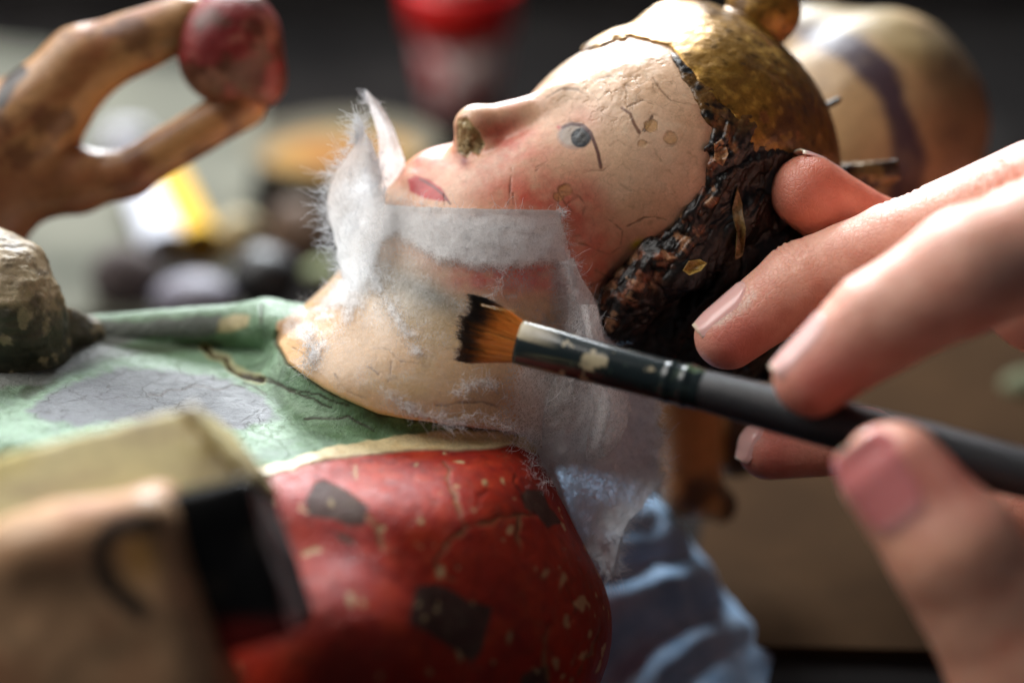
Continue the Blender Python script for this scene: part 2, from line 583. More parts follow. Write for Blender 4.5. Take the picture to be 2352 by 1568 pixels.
# nose damage and drip
col = lay(col, ss(3, -3, dn), sr(150, 122, 78))
col = lay(col, ss(3, -3, dn) * ss(.15, .3, np.abs(fbm(V, 6, 31))), sr(205, 182, 136))
col = lay(col, ss(3, -3, dn) * ss(.06, .0, np.abs(fbm(V, 6, 33))), sr(70, 52, 34))
col = lay(col, blob(u, v, 1066, 370, 10, 12), sr(140, 42, 36))
# eye
d = np.hypot((u - 1318) / 34, (v - 310) / 26)
col = lay(col, ss(1.08, .85, d) * .75, sr(176, 172, 164))
col = lay(col, ss(9, 2, np.abs(np.hypot((u - 1318), (v - 312) * 1.25) - 34)) * .35, sr(110, 118, 130))
d = np.hypot(u - 1334, v - 316) + wob * .35
col = lay(col, ss(25, 21, d), sr(24, 34, 44))
col = lay(col, ss(15, 10, np.hypot(u - 1336, v - 317)), sr(6, 9, 12))
col = lay(col, ss(9, 5, np.hypot(u - 1325, v - 309)) * .5, sr(120, 132, 140))
d = dpoly(u, v, [(1292, 293), (1312, 284), (1338, 288), (1356, 305), (1366, 330), (1374, 352), (1380, 384)]) + wob * .12
col = lay(col, ss(6, 2, d) * .9, sr(84, 44, 46))
col = lay(col, blob(u, v, 1283, 292, 5), sr(190, 50, 44))
# brow
d = dpoly(u, v, [(1428, 248), (1448, 262), (1456, 284), (1468, 304)]) + wob * .15
col = lay(col, ss(6, 2, d) * .85, sr(112, 70, 52))
col = lay(col, ss(5, 2, dpoly(u, v, [(1498, 268), (1492, 285), (1480, 300)])) * .8, sr(84, 64, 52))
# old losses filled with ochre
col = lay(col, hm * (.45 + .5 * n2), sr(206, 156, 88))
for a, b, r in holes:
    dd = np.abs(np.hypot(u - a, (v - b) * 1.15) + wob * .9 - r)
    col = lay(col, ss(3, 1, dd) * .6 * ss(-.3, .2, n2), sr(120, 82, 46))
col = lay(col, blob(u, v, 1462, 560, 16, 8, -40), sr(214, 190, 50))
# cracks and grime
col = lay(col, cr * .6, sr(92, 62, 40))
col = lay(col, fore * ss(.02, .0, flk) * .6, sr(128, 98, 62))
col = lay(col, ss(.35, .6, fbm(V, 8, 44)) * .3, sr(150, 110, 74))
hl = dpoly(u, v, HAIRLINE)
col = lay(col, ss(26, 0, hl + wob * 1.2) * .55 * (v > 240), sr(176, 118, 88))
surf = np.zeros((len(V), 3)); surf[:, 0] = .38 + .14 * n2 - .06 * fore; surf[:, 2] = .6 + 2.4 * fore + 1.0 * nk
mesh_obj('head_and_neck', V2, Q, M_FACE, figure, col, surf, mask=.32 + .68 * fore)

# ---- tunic and robe
TL, RL = tuniclines()
V, Q = skin_mesh(torso_s, (-10.5, -5.0, -8.2), (4.2, 5.2, 1.7), .2 if QUICK else .15, LV)
N = vnormals(V, Q)
u, v = UV(V)
n1 = fbm(V, 1.2, 51); n2 = fbm(V, 4.5, 52); wob = fbm(V, 3, 53) * 10
gl, rl = TL(u), RL(u)
isred = ss(-4, 4, v - rl + wob * .6); iscream = ss(-5, 5, v - gl + wob) * (1 - isred)
COLLAR = [(735, 690), (690, 712), (640, 742), (634, 780), (662, 830), (700, 856), (745, 888), (790, 912), (868, 945), (950, 958), (1060, 975), (1190, 992)]
flesh = sdpoly(u, v, COLLAR + [(1400, 990), (1400, 500), (735, 500)]) + wob * .8
infl = ss(3, -3, flesh)
isgreen = (1 - isred) * (1 - iscream) * (1 - infl)
col = np.tile(sr(122, 156, 124), (len(V), 1))
col = lay(col, .5 + .9 * n1, sr(156, 186, 158))
col = lay(col, ss(.15, .35, fbm(V, 1.7, 58, 4)) * .45, sr(86, 108, 92))
col = lay(col, ss(.05, .4, n2) * .5, sr(98, 132, 92))
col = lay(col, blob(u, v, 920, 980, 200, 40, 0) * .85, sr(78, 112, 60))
g = sdpoly(u, v, [(60, 945), (110, 905), (190, 870), (290, 845), (400, 850), (520, 868), (600, 905), (640, 960), (560, 985), (430, 985), (300, 960), (190, 975), (90, 965)]) + wob * .8
col = lay(col, ss(9, -9, g + 9 * n2) * .9, sr(104, 102, 112))
col = lay(col, ss(22, 6, dpoly(u, v, [(60, 900), (150, 850), (230, 815), (330, 800), (420, 796), (500, 790)]) + wob) * .75, sr(52, 58, 30))  # shade in the crease below the roll, painted dark
col = lay(col, blob(u, v, 60, 830, 130, 60, -15) * 1.2, sr(40, 46, 26))  # shadow around the stump base, painted into the tunic colour
g = sdpoly(u, v, [(-40, 640), (190, 735), (300, 742), (420, 730), (510, 722), (500, 770), (420, 778), (330, 775), (230, 812), (100, 880), (-40, 900)]) + wob
col = lay(col, ss(6, -6, g) * .9, sr(112, 114, 110))
g = sdpoly(u, v, [(505, 735), (535, 722), (575, 722), (570, 750), (530, 762), (498, 765)]) + wob * .4
col = lay(col, ss(4, -4, g) * .9, sr(226, 208, 162))
seam = dpoly(u, v, wander([(470, 797), (490, 815), (530, 845), (560, 862), (600, 872)], 3, 4))
col = lay(col, ss(16, 8, seam + wob * .8) * .6, sr(206, 194, 140))
col = lay(col, ss(9, 3, seam + n2 * 5) * .95, sr(96, 78, 28))
col = lay(col, ss(3, 1, seam + n2 * 3), sr(36, 28, 14))
tcr = [wander(c, i + 60, 3.5) for i, c in enumerate([
    [(560, 858), (640, 880), (720, 915), (760, 935)], [(600, 872), (660, 892), (700, 900), (760, 920), (800, 930)], [(560, 880), (610, 905)],
    [(340, 905), (440, 885), (560, 890)], [(700, 960), (800, 955), (860, 990)], [(600, 700), (600, 740)]])]
dt = np.full(len(V), 1e9)
for c in tcr: dt = np.minimum(dt, dpoly(u, v, c))
edge = dpoly(u, v, COLLAR)
tc = ss(4.5, 1, dt + n2 * 2)
col = lay(col, tc * .85, sr(58, 46, 34))
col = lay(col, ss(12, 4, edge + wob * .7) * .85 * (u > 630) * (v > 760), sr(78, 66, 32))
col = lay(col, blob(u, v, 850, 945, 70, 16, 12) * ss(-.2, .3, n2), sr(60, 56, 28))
col = lay(col, iscream, sr(226, 206, 158))
col = lay(col, iscream * ss(.15, .5, n2) * .5, sr(206, 170, 110))
col = lay(col, infl, sr(212, 168, 124))
col = lay(col, infl * ss(0, .5, n2) * .4, sr(226, 190, 150))
# red robe
red = np.tile(sr(182, 50, 24), (len(V), 1))
red = lay(red, .35 + .9 * n1, sr(148, 28, 22))
red = lay(red, ss(.0, .5, fbm(V, 2.6, 71)) * .55, sr(206, 72, 36))
red = lay(red, ss(.1, .5, fbm(V, 6, 72)) * .5, sr(116, 26, 24))
red = lay(red, ss(1250, 1390, u - (v - 1300) * .2) * .55, sr(110, 24, 22))
dark = [[(722, 1108), (745, 1098), (800, 1128), (846, 1160), (836, 1208), (800, 1206), (760, 1192), (712, 1184), (700, 1150)],
        [(1196, 1138), (1210, 1122), (1248, 1128), (1262, 1165), (1290, 1200), (1258, 1212), (1232, 1180), (1204, 1168)],
        [(960, 1345), (1005, 1340), (1050, 1362), (1080, 1378), (1134, 1394), (1118, 1450), (1108, 1490), (1085, 1520), (1040, 1490), (990, 1460), (938, 1428)],
        [(1190, 1580), (1200, 1545), (1260, 1525), (1262, 1580)], [(770, 1222), (800, 1232), (822, 1236), (805, 1250), (780, 1240)]]
dk = np.full(len(V), 60.)
for p in dark: dk = np.minimum(dk, sdpoly(u, v, p))
red = lay(red, ss(3, -3, dk + wob * .5) * .93, sr(70, 58, 52))
red = lay(red, ss(3, -3, dk + wob * .5) * ss(0, .5, fbm(V, 5, 73)) * .5, sr(104, 88, 74))
rcr = [wander(c, i + 90, 5, 16) for i, c in enumerate([
    [(1018, 1060), (1045, 1150), (1070, 1210), (1130, 1200), (1165, 1190), (1190, 1180), (1230, 1180)], [(1070, 1210), (1030, 1250), (1000, 1290), (1020, 1320), (1045, 1330)],
    [(1185, 1090), (1200, 1130), (1230, 1185)], [(1190, 1185), (1185, 1230), (1195, 1265)], [(845, 1185), (870, 1220), (880, 1260)],
    [(1300, 1340), (1318, 1380), (1310, 1420)], [(1265, 1430), (1250, 1500), (1262, 1560)], [(1380, 1440), (1360, 1500), (1330, 1550)], [(1100, 1160), (1120, 1110)]])]
dr = np.full(len(V), 1e9)
for c in rcr: dr = np.minimum(dr, dpoly(u, v, c))
rc = ss(6, 2, dr + fbm(V, 5, 77) * 5)
red = lay(red, rc * ss(-.3, .3, fbm(V, 1.6, 79)) * .75, sr(180, 146, 100))
red = lay(red, ss(3, 1, dr) * .6, sr(70, 30, 22))
sp = fbm(V, 3.4, 81, 3)
wear = .52 - .30 * blob(u, v, 1335, 1480, 70, 150, 10)
chips = ss(wear, wear + .05, sp)
red = lay(red, chips * .85, sr(206, 184, 138))
sc_ = np.zeros(len(V)); r8 = np.random.default_rng(8)
for i in range(34):
    a, b = r8.uniform(620, 1390), r8.uniform(1060, 1560)
    k = r8.uniform(2, 7) if r8.random() < .8 else r8.uniform(7, 11)
    m = (np.abs(u - a) < 30) & (np.abs(v - b) < 30)
    an = r8.uniform(-.5, .5); 
    dd = np.hypot((u[m] - a) + an * (v[m] - b), (v[m] - b) * r8.uniform(.3, 1.1)) + wob[m] * 1.1 + n2[m] * 5
    sc_[m] = np.maximum(sc_[m], ss(k, k * .5, dd))
red = lay(red, sc_ * .8, sr(206, 182, 134))
col = lay(col, isred, np.zeros(3)) + red * isred[:, None]
surf = np.zeros((len(V), 3))
surf[:, 0] = .46 + .14 * n2 + .08 * isred + .02 * isgreen + .25 * isred * ss(3, -3, dk); surf[:, 2] = .35 * isred + .9 * isgreen + .4 * infl
disp = .02 * fbm(V, 1.5, 55) + .012 * isgreen * fbm(V, 9, 56, 4) + .006 * isred * fbm(V, 5, 57)
disp += .015 * infl - .07 * ss(9, 2, seam) - .05 * ss(9, 3, edge) * (v > 760) * (u > 620) - .012 * tc - .015 * rc * isred - .01 * chips * isred + .03 * iscream
mesh_obj('tunic_and_robe', V + N * disp[:, None], Q, M_CLOTH, figure, col, surf, mask=.25 + .5 * isred)

# ---- hair
HREG = [(1535, 118), (1562, 170), (1602, 235), (1634, 300), (1626, 420), (1604, 480), (1549, 540), (1484, 585), (1430, 650), (1380, 720), (1450, 900), (2000, 900), (2000, 200), (1760, 150)]
def hairreg(P):
    a, b = UV(P)
    return sdpoly(a, b, HREG) / 115 + .10 * fbm(P, 2.6, 119, 3)
hair_s = union([
    cone(C(1570, 190, 1.1), C(1650, 330, 1.05), .14, .28),
    (cone(C(1650, 330, 1.05), C(1665, 480, 1.0), .28, .6), .2),
    (cone(C(1665, 480, 1.0), C(1540, 610, .95), .6, .5), .2),
    (cone(C(1540, 610, .95), C(1425, 720, 1.2), .5, .42), .2),
    (ell(C(1690, 580, 2.6), (1.9, 1.7, 2.0)), .3),
    (ell(C(1600, 740, 3.0), (1.9, 1.7, 1.4)), .3),
    (lambda P: smax(skull(P) - .04, hairreg(P), .1), .15),
], .2)
SDIR = np.array([-.62, 0, -.78]); SNRM = np.array([.78, 0, -.62])
def hair_d(P):
    d = hair_s(P)
    a_ = P @ SDIR; b_ = P @ SNRM
    w_ = fbm(P, .8, 100, 2)
    q = np.stack([a_ * .45 + w_ * .6, P[:, 1] * .9, b_ * 1.7 + w_ * 1.2], 1)
    f1_ = 1 - np.abs(fbm(q, 1.0, 101, 2)) * 2.2
    return d - .13 * f1_ * ss(230, 420, UV(P)[1]) - .05 * fbm(q, 2.6, 103, 2)
V, Q = skin_mesh(hair_d, (1.6, -.6, -1.9), (6.6, 5.0, 6.2), .12, 2 if not QUICK else 1)
N = vnormals(V, Q); u, v = UV(V)
a_ = V @ SDIR; b_ = V @ SNRM; w_ = fbm(V, 1.2, 109, 3)
q = np.stack([a_ * .5 + w_ * .5, V[:, 1], b_ * 1.8 + w_], 1)
ridge = np.abs(fbm(q, 2.4, 105, 3))
rim = ss(60, 8, dpoly(u, v, [(1385, 800), (1380, 740), (1440, 670), (1500, 600), (1555, 550), (1612, 490), (1634, 400), (1640, 300)]))
disp = .045 * ss(0, .2, ridge) * ss(200, 360, v) + rim * .03 * fbm(V, 5, 110, 3) + .012 * fbm(V, 11, 106, 3) - .02 * ss(.03, 0, np.abs(fbm(V, 2.4, 117, 2)))
n2 = fbm(V, 2.2, 107); n3 = fbm(V, 6, 108)
col = np.tile(sr(26, 19, 16), (len(V), 1))
col = lay(col, ss(.2, .5, n2 + .3 * n3) * .5, sr(52, 34, 26))
col = lay(col, ss(-.1, -.3, n2) * .8, sr(20, 17, 16))
col = lay(col, rim * ss(.0, .25, n3 + .4 * n2) * .8, sr(150, 88, 56))
col = lay(col, rim * ss(.2, .35, fbm(V, 4, 118)) * .8, sr(214, 160, 116))
col = lay(col, ss(.04, .0, ridge) * .8, sr(14, 11, 10))
col = lay(col, ss(40, 20, np.hypot(u - 1660, v - 345)) * ss(-.1, .2, n3), sr(196, 138, 88))
col = lay(col, ss(340, 240, v) * ss(-.25, .15, n3) * .85, sr(128, 92, 42))
surf = np.zeros((len(V), 3)); surf[:, 0] = .34 + .2 * np.abs(n2); surf[:, 2] = .4
mesh_obj('hair', V + N * disp[:, None], Q, M_HAIR, figure, col, surf)
# curled flakes of old varnish lifting from the hair
for fi, (pts, c_, yy, lft) in enumerate([
    ([(1566, 622), (1580, 600), (1606, 596), (1622, 606), (1606, 624), (1580, 634)], sr(176, 140, 70), .5, .25),
    ([(1692, 430), (1704, 470), (1708, 530), (1700, 590), (1682, 600), (1688, 540), (1680, 480)], sr(150, 118, 70), .2, .3),
    ([(1640, 330), (1668, 338), (1672, 356), (1658, 384), (1640, 372)], sr(190, 136, 90), .3, .12)]):
    p = np.array(pts, float); cc = p.mean(0); m_ = 9; rings = []
    for k_ in range(m_):
        f_ = k_ / (m_ - 1)
        t_ = np.linspace(0, len(p), 36, endpoint=False); ii = t_.astype(int); ff = (t_ - ii)[:, None]
        e_ = p[ii % len(p)] * (1 - ff) + p[(ii + 1) % len(p)] * ff
        q_ = cc + (e_ - cc) * max(f_, .02)
        rings.append(np.c_[q_, np.full(36, f_)])
    R_ = np.concatenate(rings)
    a0 = np.array([C(x_, y_, 0) for x_, y_ in R_[:, :2]])
    yv = np.full(len(R_), -1.5)
    for _ in range(50):
        sc__ = (1 + yv / DIST) / UPC
        Pq = np.stack([(R_[:, 0] - 1176) * sc__, yv, (784 - R_[:, 1]) * sc__], 1)
        dq = hair_d(Pq); yv = yv + np.clip(dq * .7, -.02, .3)
        yv = np.minimum(yv, 2.5)
    curl_ = lft * (.25 + R_[:, 2] ** 2 * ss(-30, 30, (R_[:, 1] - cc[1]) + (R_[:, 0] - cc[0]) * .5))
    Pq[:, 1] -= curl_ + .03 * fbm(Pq, 5, 140 + fi)
    i_, j_ = np.meshgrid(np.arange(m_ - 1), np.arange(36), indexing='ij')
    Fq = np.stack([i_ * 36 + j_, i_ * 36 + (j_ + 1) % 36, (i_ + 1) * 36 + (j_ + 1) % 36, (i_ + 1) * 36 + j_], -1).reshape(-1, 4)
    nV = len(Pq); Pb = Pq + np.array([0, .025, 0])
    last = np.arange((m_ - 1) * 36, m_ * 36); l2 = np.roll(last, -1)
    FF = np.concatenate([Fq, Fq[:, ::-1] + nV, np.stack([last, l2, l2 + nV, last + nV], 1)])
    PP = np.concatenate([Pq, Pb])
    cl_ = lay(np.tile(c_, (len(PP), 1)), ss(0, .4, fbm(PP, 5, 150 + fi)) * .5, c_ * .5)
    sf_ = np.zeros((len(PP), 3)); sf_[:, 0] = .3; sf_[:, 2] = .4
    mesh_obj('varnish_flake', PP, FF, M_HAIR, figure, cl_, sf_)

# ---- gilded cap
cap_s = union([lambda P: skull(P) - .08, ell(C(1552, 375, 3.3), (3.24, 2.9, 2.90), -45), (sph(C(1752, 28, 3.0), .6), .10)], .25)
CAPLINE = [(1325, 125), (1450, 88), (1538, 112), (1580, 165), (1622, 212), (1662, 245), (1702, 300), (1745, 380), (1790, 480), (1800, 560)]
CREG = CAPLINE + [(1790, 700), (2300, 700), (2300, -400), (1200, -400)]
def cap_f(P):
    a, b = UV(P)
    sd = sdpoly(a, b, CREG)
    f_ = ss(10, -140, sd)
    return smax((skull(P) - .05) * (1 - f_) + (cap_s(P) - .12) * f_, sd / 115 + .06 * fbm(P, 2.5, 115, 3), .1)
V, Q = skin_mesh(cap_f, (.8, .2, 1.0), (7.6, 6.6, 8.2), .14, 2 if not QUICK else 1)
N = vnormals(V, Q); u, v = UV(V)
n1 = fbm(V, 1.6, 111); n2 = fbm(V, 6, 112)
disp = .03 * fbm(V, 1.4, 113) + .012 * fbm(V, 6, 114, 4)
col = np.tile(sr(160, 118, 46), (len(V), 1))
col = lay(col, ss(-.1, .5, n1) * .8, sr(96, 66, 30))
col = lay(col, ss(.1, .45, n2) * .7, sr(206, 160, 70))
col = lay(col, ss(-.15, -.5, n2) * .6, sr(52, 36, 22))
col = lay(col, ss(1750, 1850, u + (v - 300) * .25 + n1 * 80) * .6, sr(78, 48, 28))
col = lay(col, ss(.3, .5, fbm(V, 4, 116)) * .6 * (u > 1700), sr(150, 96, 58))
surf = np.zeros((len(V), 3)); surf[:, 0] = .42 + .2 * n2; surf[:, 1] = .55 - .3 * ss(0, .4, n1); surf[:, 2] = .7
mesh_obj('gilded_cap', V + N * disp[:, None], Q, M_WOOD, figure, col, surf)

# ---- broken wrist stump at the left
st = union([cone(C(-50, 600, 1.4), C(38, 640, 1.2), .75, .66), (cone(C(10, 655, 1.2), C(34, 700, 1.1), .80, .84), .1),
            (cone(C(40, 745, 1.3), C(20, 850, 1.7), .92, 1.15), .15), (cone(C(60, 745, 1.7), C(215, 782, 3.0), .62, .40), .25), (ell(C(-20, 850, 2.2), (1.9, 1.5, .75), -8), .35)], .1)
stump_f = lambda P: st(P) - .08 * fbm(P, 1.6, 121, 3) - .05 * fbm(P * np.array([.5, 1, 2.4]), 1.8, 122, 3)
V, Q = skin_mesh(stump_f, (-13, -1.2, -2.6), (-6, 4.2, 3.6), .13, 2 if not QUICK else 1)
N = vnormals(V, Q); u, v = UV(V); n2 = fbm(V, 4, 123)
col = np.tile(sr(184, 164, 132), (len(V), 1))
col = lay(col, ss(-.1, .4, n2) * .7, sr(96, 82, 62))
col = lay(col, ss(680, 740, v + n2 * 40) * .9, sr(60, 62, 52))  # dark grey-green lower paint, with the stump's shade put into the colour
col = lay(col, ss(760, 820, v + n2 * 40) * .8, sr(34, 38, 24))  # base shadow painted darker still
col = lay(col, ss(.2, .4, fbm(V, 3, 124)) * .6, sr(190, 174, 140))
surf = np.zeros((len(V), 3)); surf[:, 0] = .5; surf[:, 2] = 1.2
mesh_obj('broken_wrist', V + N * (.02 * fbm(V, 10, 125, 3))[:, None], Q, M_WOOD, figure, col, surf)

# ================================================================== background setting
def quadgrid(nx, ny):
    i, j = np.meshgrid(np.arange(nx - 1), np.arange(ny - 1), indexing='ij')
    a = (i * ny + j).ravel()
    return np.stack([a, a + ny, a + ny + 1, a + 1], 1)

def box(c, s):
    c = np.array(c, float); s = np.array(s, float) / 2
    V = np.array([[x, y, z] for x in (-1, 1) for y in (-1, 1) for z in (-1, 1)], float) * s + c
    F = np.array([[0, 1, 3, 2], [4, 6, 7, 5], [0, 4, 5, 1], [2, 3, 7, 6], [0, 2, 6, 4], [1, 5, 7, 3]])
    return V, F

def rbox_sdf(c, s, r, ang=0, yaw=0):
    ca, sa = math.cos(math.radians(ang)), math.sin(math.radians(ang))
    cy, sy = math.cos(math.radians(yaw)), math.sin(math.radians(yaw)); s = np.array(s) / 2
    def f(P):
        Q = P - c
        x = Q[:, 0] * cy + Q[:, 1] * sy; y = -Q[:, 0] * sy + Q[:, 1] * cy
        q = np.abs(np.stack([x * ca + Q[:, 2] * sa, y, -x * sa + Q[:, 2] * ca], 1)) - s + r
        return np.sqrt((np.maximum(q, 0) ** 2).sum(1)) + np.minimum(q.max(1), 0) - r
    return f

def simple_mat(name, c1, c2, scale=1.0, rough=.6, bump=.2, bd=.05, metal=0.0, sss=0.0, coat=0.0, lo=.35, hi=.65, stretch=None, spec=.5):
    t = NT(name)
    co = t.coord()
    if stretch:
        mp = t.n('ShaderNodeMapping'); mp.inputs['Scale'].default_value = stretch; t.l(co, mp.inputs[0]); co = mp.outputs[0]
    n = t.noise(scale, 5, .6, .3, co)
    c = t.ramp(n, [(lo, tuple(c1)), (hi, tuple(c2))])
    p = t.pbr(Base_Color=c, Roughness=rough, Metallic=metal, Normal=t.bump(n, bump, bd))
    p.inputs['Specular IOR Level'].default_value = spec
    if coat: p.inputs['Coat Weight'].default_value = coat; p.inputs['Coat Roughness'].default_value = .15
    return t.done(p)

def lathe(profile, n=48):
    pr = np.array(profile, float); m = len(pr)
    a = np.linspace(0, 2 * np.pi, n, endpoint=False)
    V = np.stack([pr[:, 0][None] * np.cos(a)[:, None], pr[:, 0][None] * np.sin(a)[:, None], np.repeat(pr[:, 1][None], n, 0)], -1).reshape(-1, 3)
    i, j = np.meshgrid(np.arange(n), np.arange(m - 1), indexing='ij')
    F = np.stack([i * m + j, ((i + 1) % n) * m + j, ((i + 1) % n) * m + j + 1, i * m + j + 1], -1).reshape(-1, 4)
    return V, F

def wl(p):   # build frame -> world
    return F2W(np.array(p, float))

def on_table(u, v):
    """point of the bench top seen at drawing position (u, v), in world coordinates"""
    a = wl([0, -DIST, 0]); d = wl(C(u, v, 0)) - a
    return a - d * (a[2] / d[2])

# bench top (world z = 0) and the dark wall behind it
M_BENCH = simple_mat('bench_top_paint', sr(20, 19, 19), sr(34, 32, 31), .12, 1.0, .05, spec=0.0)
V, F = box([0, 12, -1], [170, 100, 2])
mesh_obj('bench_top', V, F, M_BENCH, smooth=False, kind='structure', world=True)
M_WALL = simple_mat('dark_wall', sr(24, 24, 26), sr(44, 42, 44), .12, .8, .1)
V, F = box([0, 62, 0], [260, 2, 44])
mesh_obj('wall', V, F, M_WALL, smooth=False, kind='structure', world=True)

def wthing_mesh(name, V, F, mat, label, cat, smooth=True, **k):
    return tag(mesh_obj(name, V, F, mat, None, smooth=smooth, world=True, **k), label, cat)

# blue cloth under the figure
M_BLUE = simple_mat('blue_cloth', sr(118, 150, 182), sr(154, 180, 206), .9, 1.0, .3, .06, spec=.1)
nx, ny = 160, 160
i, j = np.meshgrid(np.linspace(0, 1, nx), np.linspace(0, 1, ny), indexing='ij'); i = i.ravel(); j = j.ravel()
# a rolled sleeve of cloth: axis runs from upper left to lower right
def cloth_d(P):
    a = C(1330, 1350, 6.5); b = C(1620, 1850, 5.2)
    base_ = cone(a, b, 2.5, 3.0)(P)
    return base_
def cloth_creases(P):
    uu_, vv_ = UV(P)
    cre = 0
    for ln, w_, dp in (([(1330, 1310), (1440, 1300), (1520, 1268), (1590, 1262)], 26, .5), ([(1400, 1530), (1480, 1450), (1580, 1395), (1680, 1372)], 36, .6),
                       ([(1400, 1200), (1450, 1215), (1500, 1205)], 22, .2), ([(1560, 1568), (1640, 1500), (1720, 1470)], 26, .25)):
        cre = cre + dp * np.exp(-(dpoly(uu_, vv_, ln) / (w_ * 1.25)) ** 2)
    return cre
V, Q = skin_mesh(cloth_d, (-3.5, -4, -12), (10, 12, 1), .3, 1)
wob = fbm(V, .5, 201, 3)
nz = vnormals(V, Q)
V = V - nz * (cloth_creases(V) * .75 * ss(.2, -.5, nz[:, 1]))[:, None]
V = V + vnormals(V, Q) * (.25 * wob + .05 * fbm(V, 2, 202))[:, None]
tag(mesh_obj('blue_cloth', V, Q, M_BLUE), 'pale blue crumpled cloth bunched beside the red robe', 'cloth')

def flat(name, pts, z0, z1, mat, label=None, cat=None, kind=None):
    """a flat slab on the bench, outline given as bench positions"""
    p = np.array(pts, float); n = len(p)
    V = np.concatenate([np.c_[p[:, :2], np.full(n, z0)], np.c_[p[:, :2], np.full(n, z1)]])
    bm_f = [list(range(n, 2 * n)), list(range(n))[::-1]] + [[i, (i + 1) % n, n + (i + 1) % n, n + i] for i in range(n)]
    F = np.array([f if len(f) == 4 else f[:4] for f in bm_f])
    o = mesh_obj(name, V, F, mat, None, smooth=False, world=True, kind=kind)
    if label: tag(o, label, cat)
    return o

M_BOARD = simple_mat('grey_board', sr(76, 77, 70), sr(118, 117, 106), .16, 1.0, .08, spec=0.0)
flat('grey_board', [on_table(-500, 760), on_table(560, 745), on_table(600, 180), on_table(-300, 95)][::1], .0, .35, M_BOARD,
     'pale grey board lying flat on the bench behind the figure at left', 'board')
M_BROWN = simple_mat('brown_card', sr(50, 38, 28), sr(60, 45, 32), .3, 1.0, .03, spec=0.0)
flat('brown_card', [on_table(1560, 1500), on_table(2800, 1530), on_table(2700, 760), on_table(1700, 760)], .0, .25, M_BROWN,
     'plain brown card lying on the bench behind the thumb and brush handle', 'card')

def place(V, base, rz=0, tilt=(0, 0)):
    a = math.radians(rz); R = np.array([[math.cos(a), -math.sin(a), 0], [math.sin(a), math.cos(a), 0], [0, 0, 1]])
    tx, ty = map(math.radians, tilt)
    X = np.array([[1, 0, 0], [0, math.cos(tx), -math.sin(tx)], [0, math.sin(tx), math.cos(tx)]])
    Y = np.array([[math.cos(ty), 0, math.sin(ty)], [0, 1, 0], [-math.sin(ty), 0, math.cos(ty)]])
    return V @ (R @ X @ Y).T + base

def wthing(name, label, cat, base):
    o = bpy.data.objects.new(name, None); COL.objects.link(o); o.location = Vector(base)
    o['label'] = label; o['category'] = cat; return o

# paper cup
base = on_table(1062, 268)
cup = wthing('cup', 'blurred red and white tapered cup standing on the dark bench behind the nose', 'cup', base)
t = NT('cup_print'); co = t.coord(); sx = t.n('ShaderNodeSeparateXYZ'); t.l(co, sx.inputs[0])
n = t.noise(1.2, 3, .6, .5)
c = t.ramp(n, [(.42, tuple(sr(206, 190, 186))), (.56, tuple(sr(150, 36, 40)))])
M_CUP = t.done(t.pbr(Base_Color=c, Roughness=.45))
M_RED = simple_mat('red_plastic', sr(206, 18, 22), sr(222, 26, 28), 1, .3, .02)
M_GREYP = simple_mat('grey_plastic', sr(96, 100, 96), sr(116, 118, 112), 1, .4, .02)
V, F = lathe([(0, 0), (1.15, 0), (1.25, .1), (1.68, 3.2), (1.6, 3.2), (0, 3.15)]); mesh_obj('cup_body', place(V * 1.09, base), F, M_CUP, cup, world=True)
V, F = lathe([(1.66, 3.15), (1.9, 3.2), (1.98, 4.75), (1.85, 4.95), (0, 5.0)]); mesh_obj('red_band', place(V * 1.09, base), F, M_RED, cup, world=True)
V, F = lathe([(1.5, 4.9), (1.72, 5.05), (1.6, 5.35), (0, 5.4)]); mesh_obj('lid', place(V * 1.09, base), F, M_GREYP, cup, world=True)

# shallow bowl of amber varnish
base = on_table(790, 440)
bowl = wthing('bowl', 'pale round bowl holding amber liquid on the bench behind the tissue', 'bowl', base)
M_CER = simple_mat('pale_ceramic', sr(92, 87, 74), sr(112, 105, 88), .8, 1.0, .05, spec=.1)
V, F = lathe([(0, 0), (1.7, 0), (2.2, .5), (3.0, 1.5), (3.1, 1.6), (2.95, 1.62), (2.5, 1.25), (0, 1.2)]); mesh_obj('bowl_body', place(V * 1.09, base), F, M_CER, bowl, world=True)
t = NT('amber_pool'); co = t.coord()
gr = t.n('ShaderNodeTexNoise'); gr.inputs['Scale'].default_value = .6
M_AMB = t.done(t.pbr(Base_Color=t.ramp(t.noise(.5, 2), [(.3, tuple(sr(136, 96, 44))), (.7, tuple(sr(122, 104, 62)))]), Roughness=.9, Specular_IOR_Level=.1))
V, F = lathe([(2.45, 1.24), (2.3, 1.30), (0, 1.31)]); mesh_obj('amber_liquid', place(V * 1.09, base), F, M_AMB, bowl, world=True)
M_AMB2 = simple_mat('amber_dark', sr(116, 70, 26), sr(130, 82, 34), .8, .9, .02, spec=.1)
V, F = lathe([(1.35, 1.312), (1.2, 1.34), (0, 1.35)]); V[:, 0] *= 1.1; V[:, 1] *= .8; mesh_obj('amber_crust', place(V * 1.09, base), F, M_AMB2, bowl, world=True)

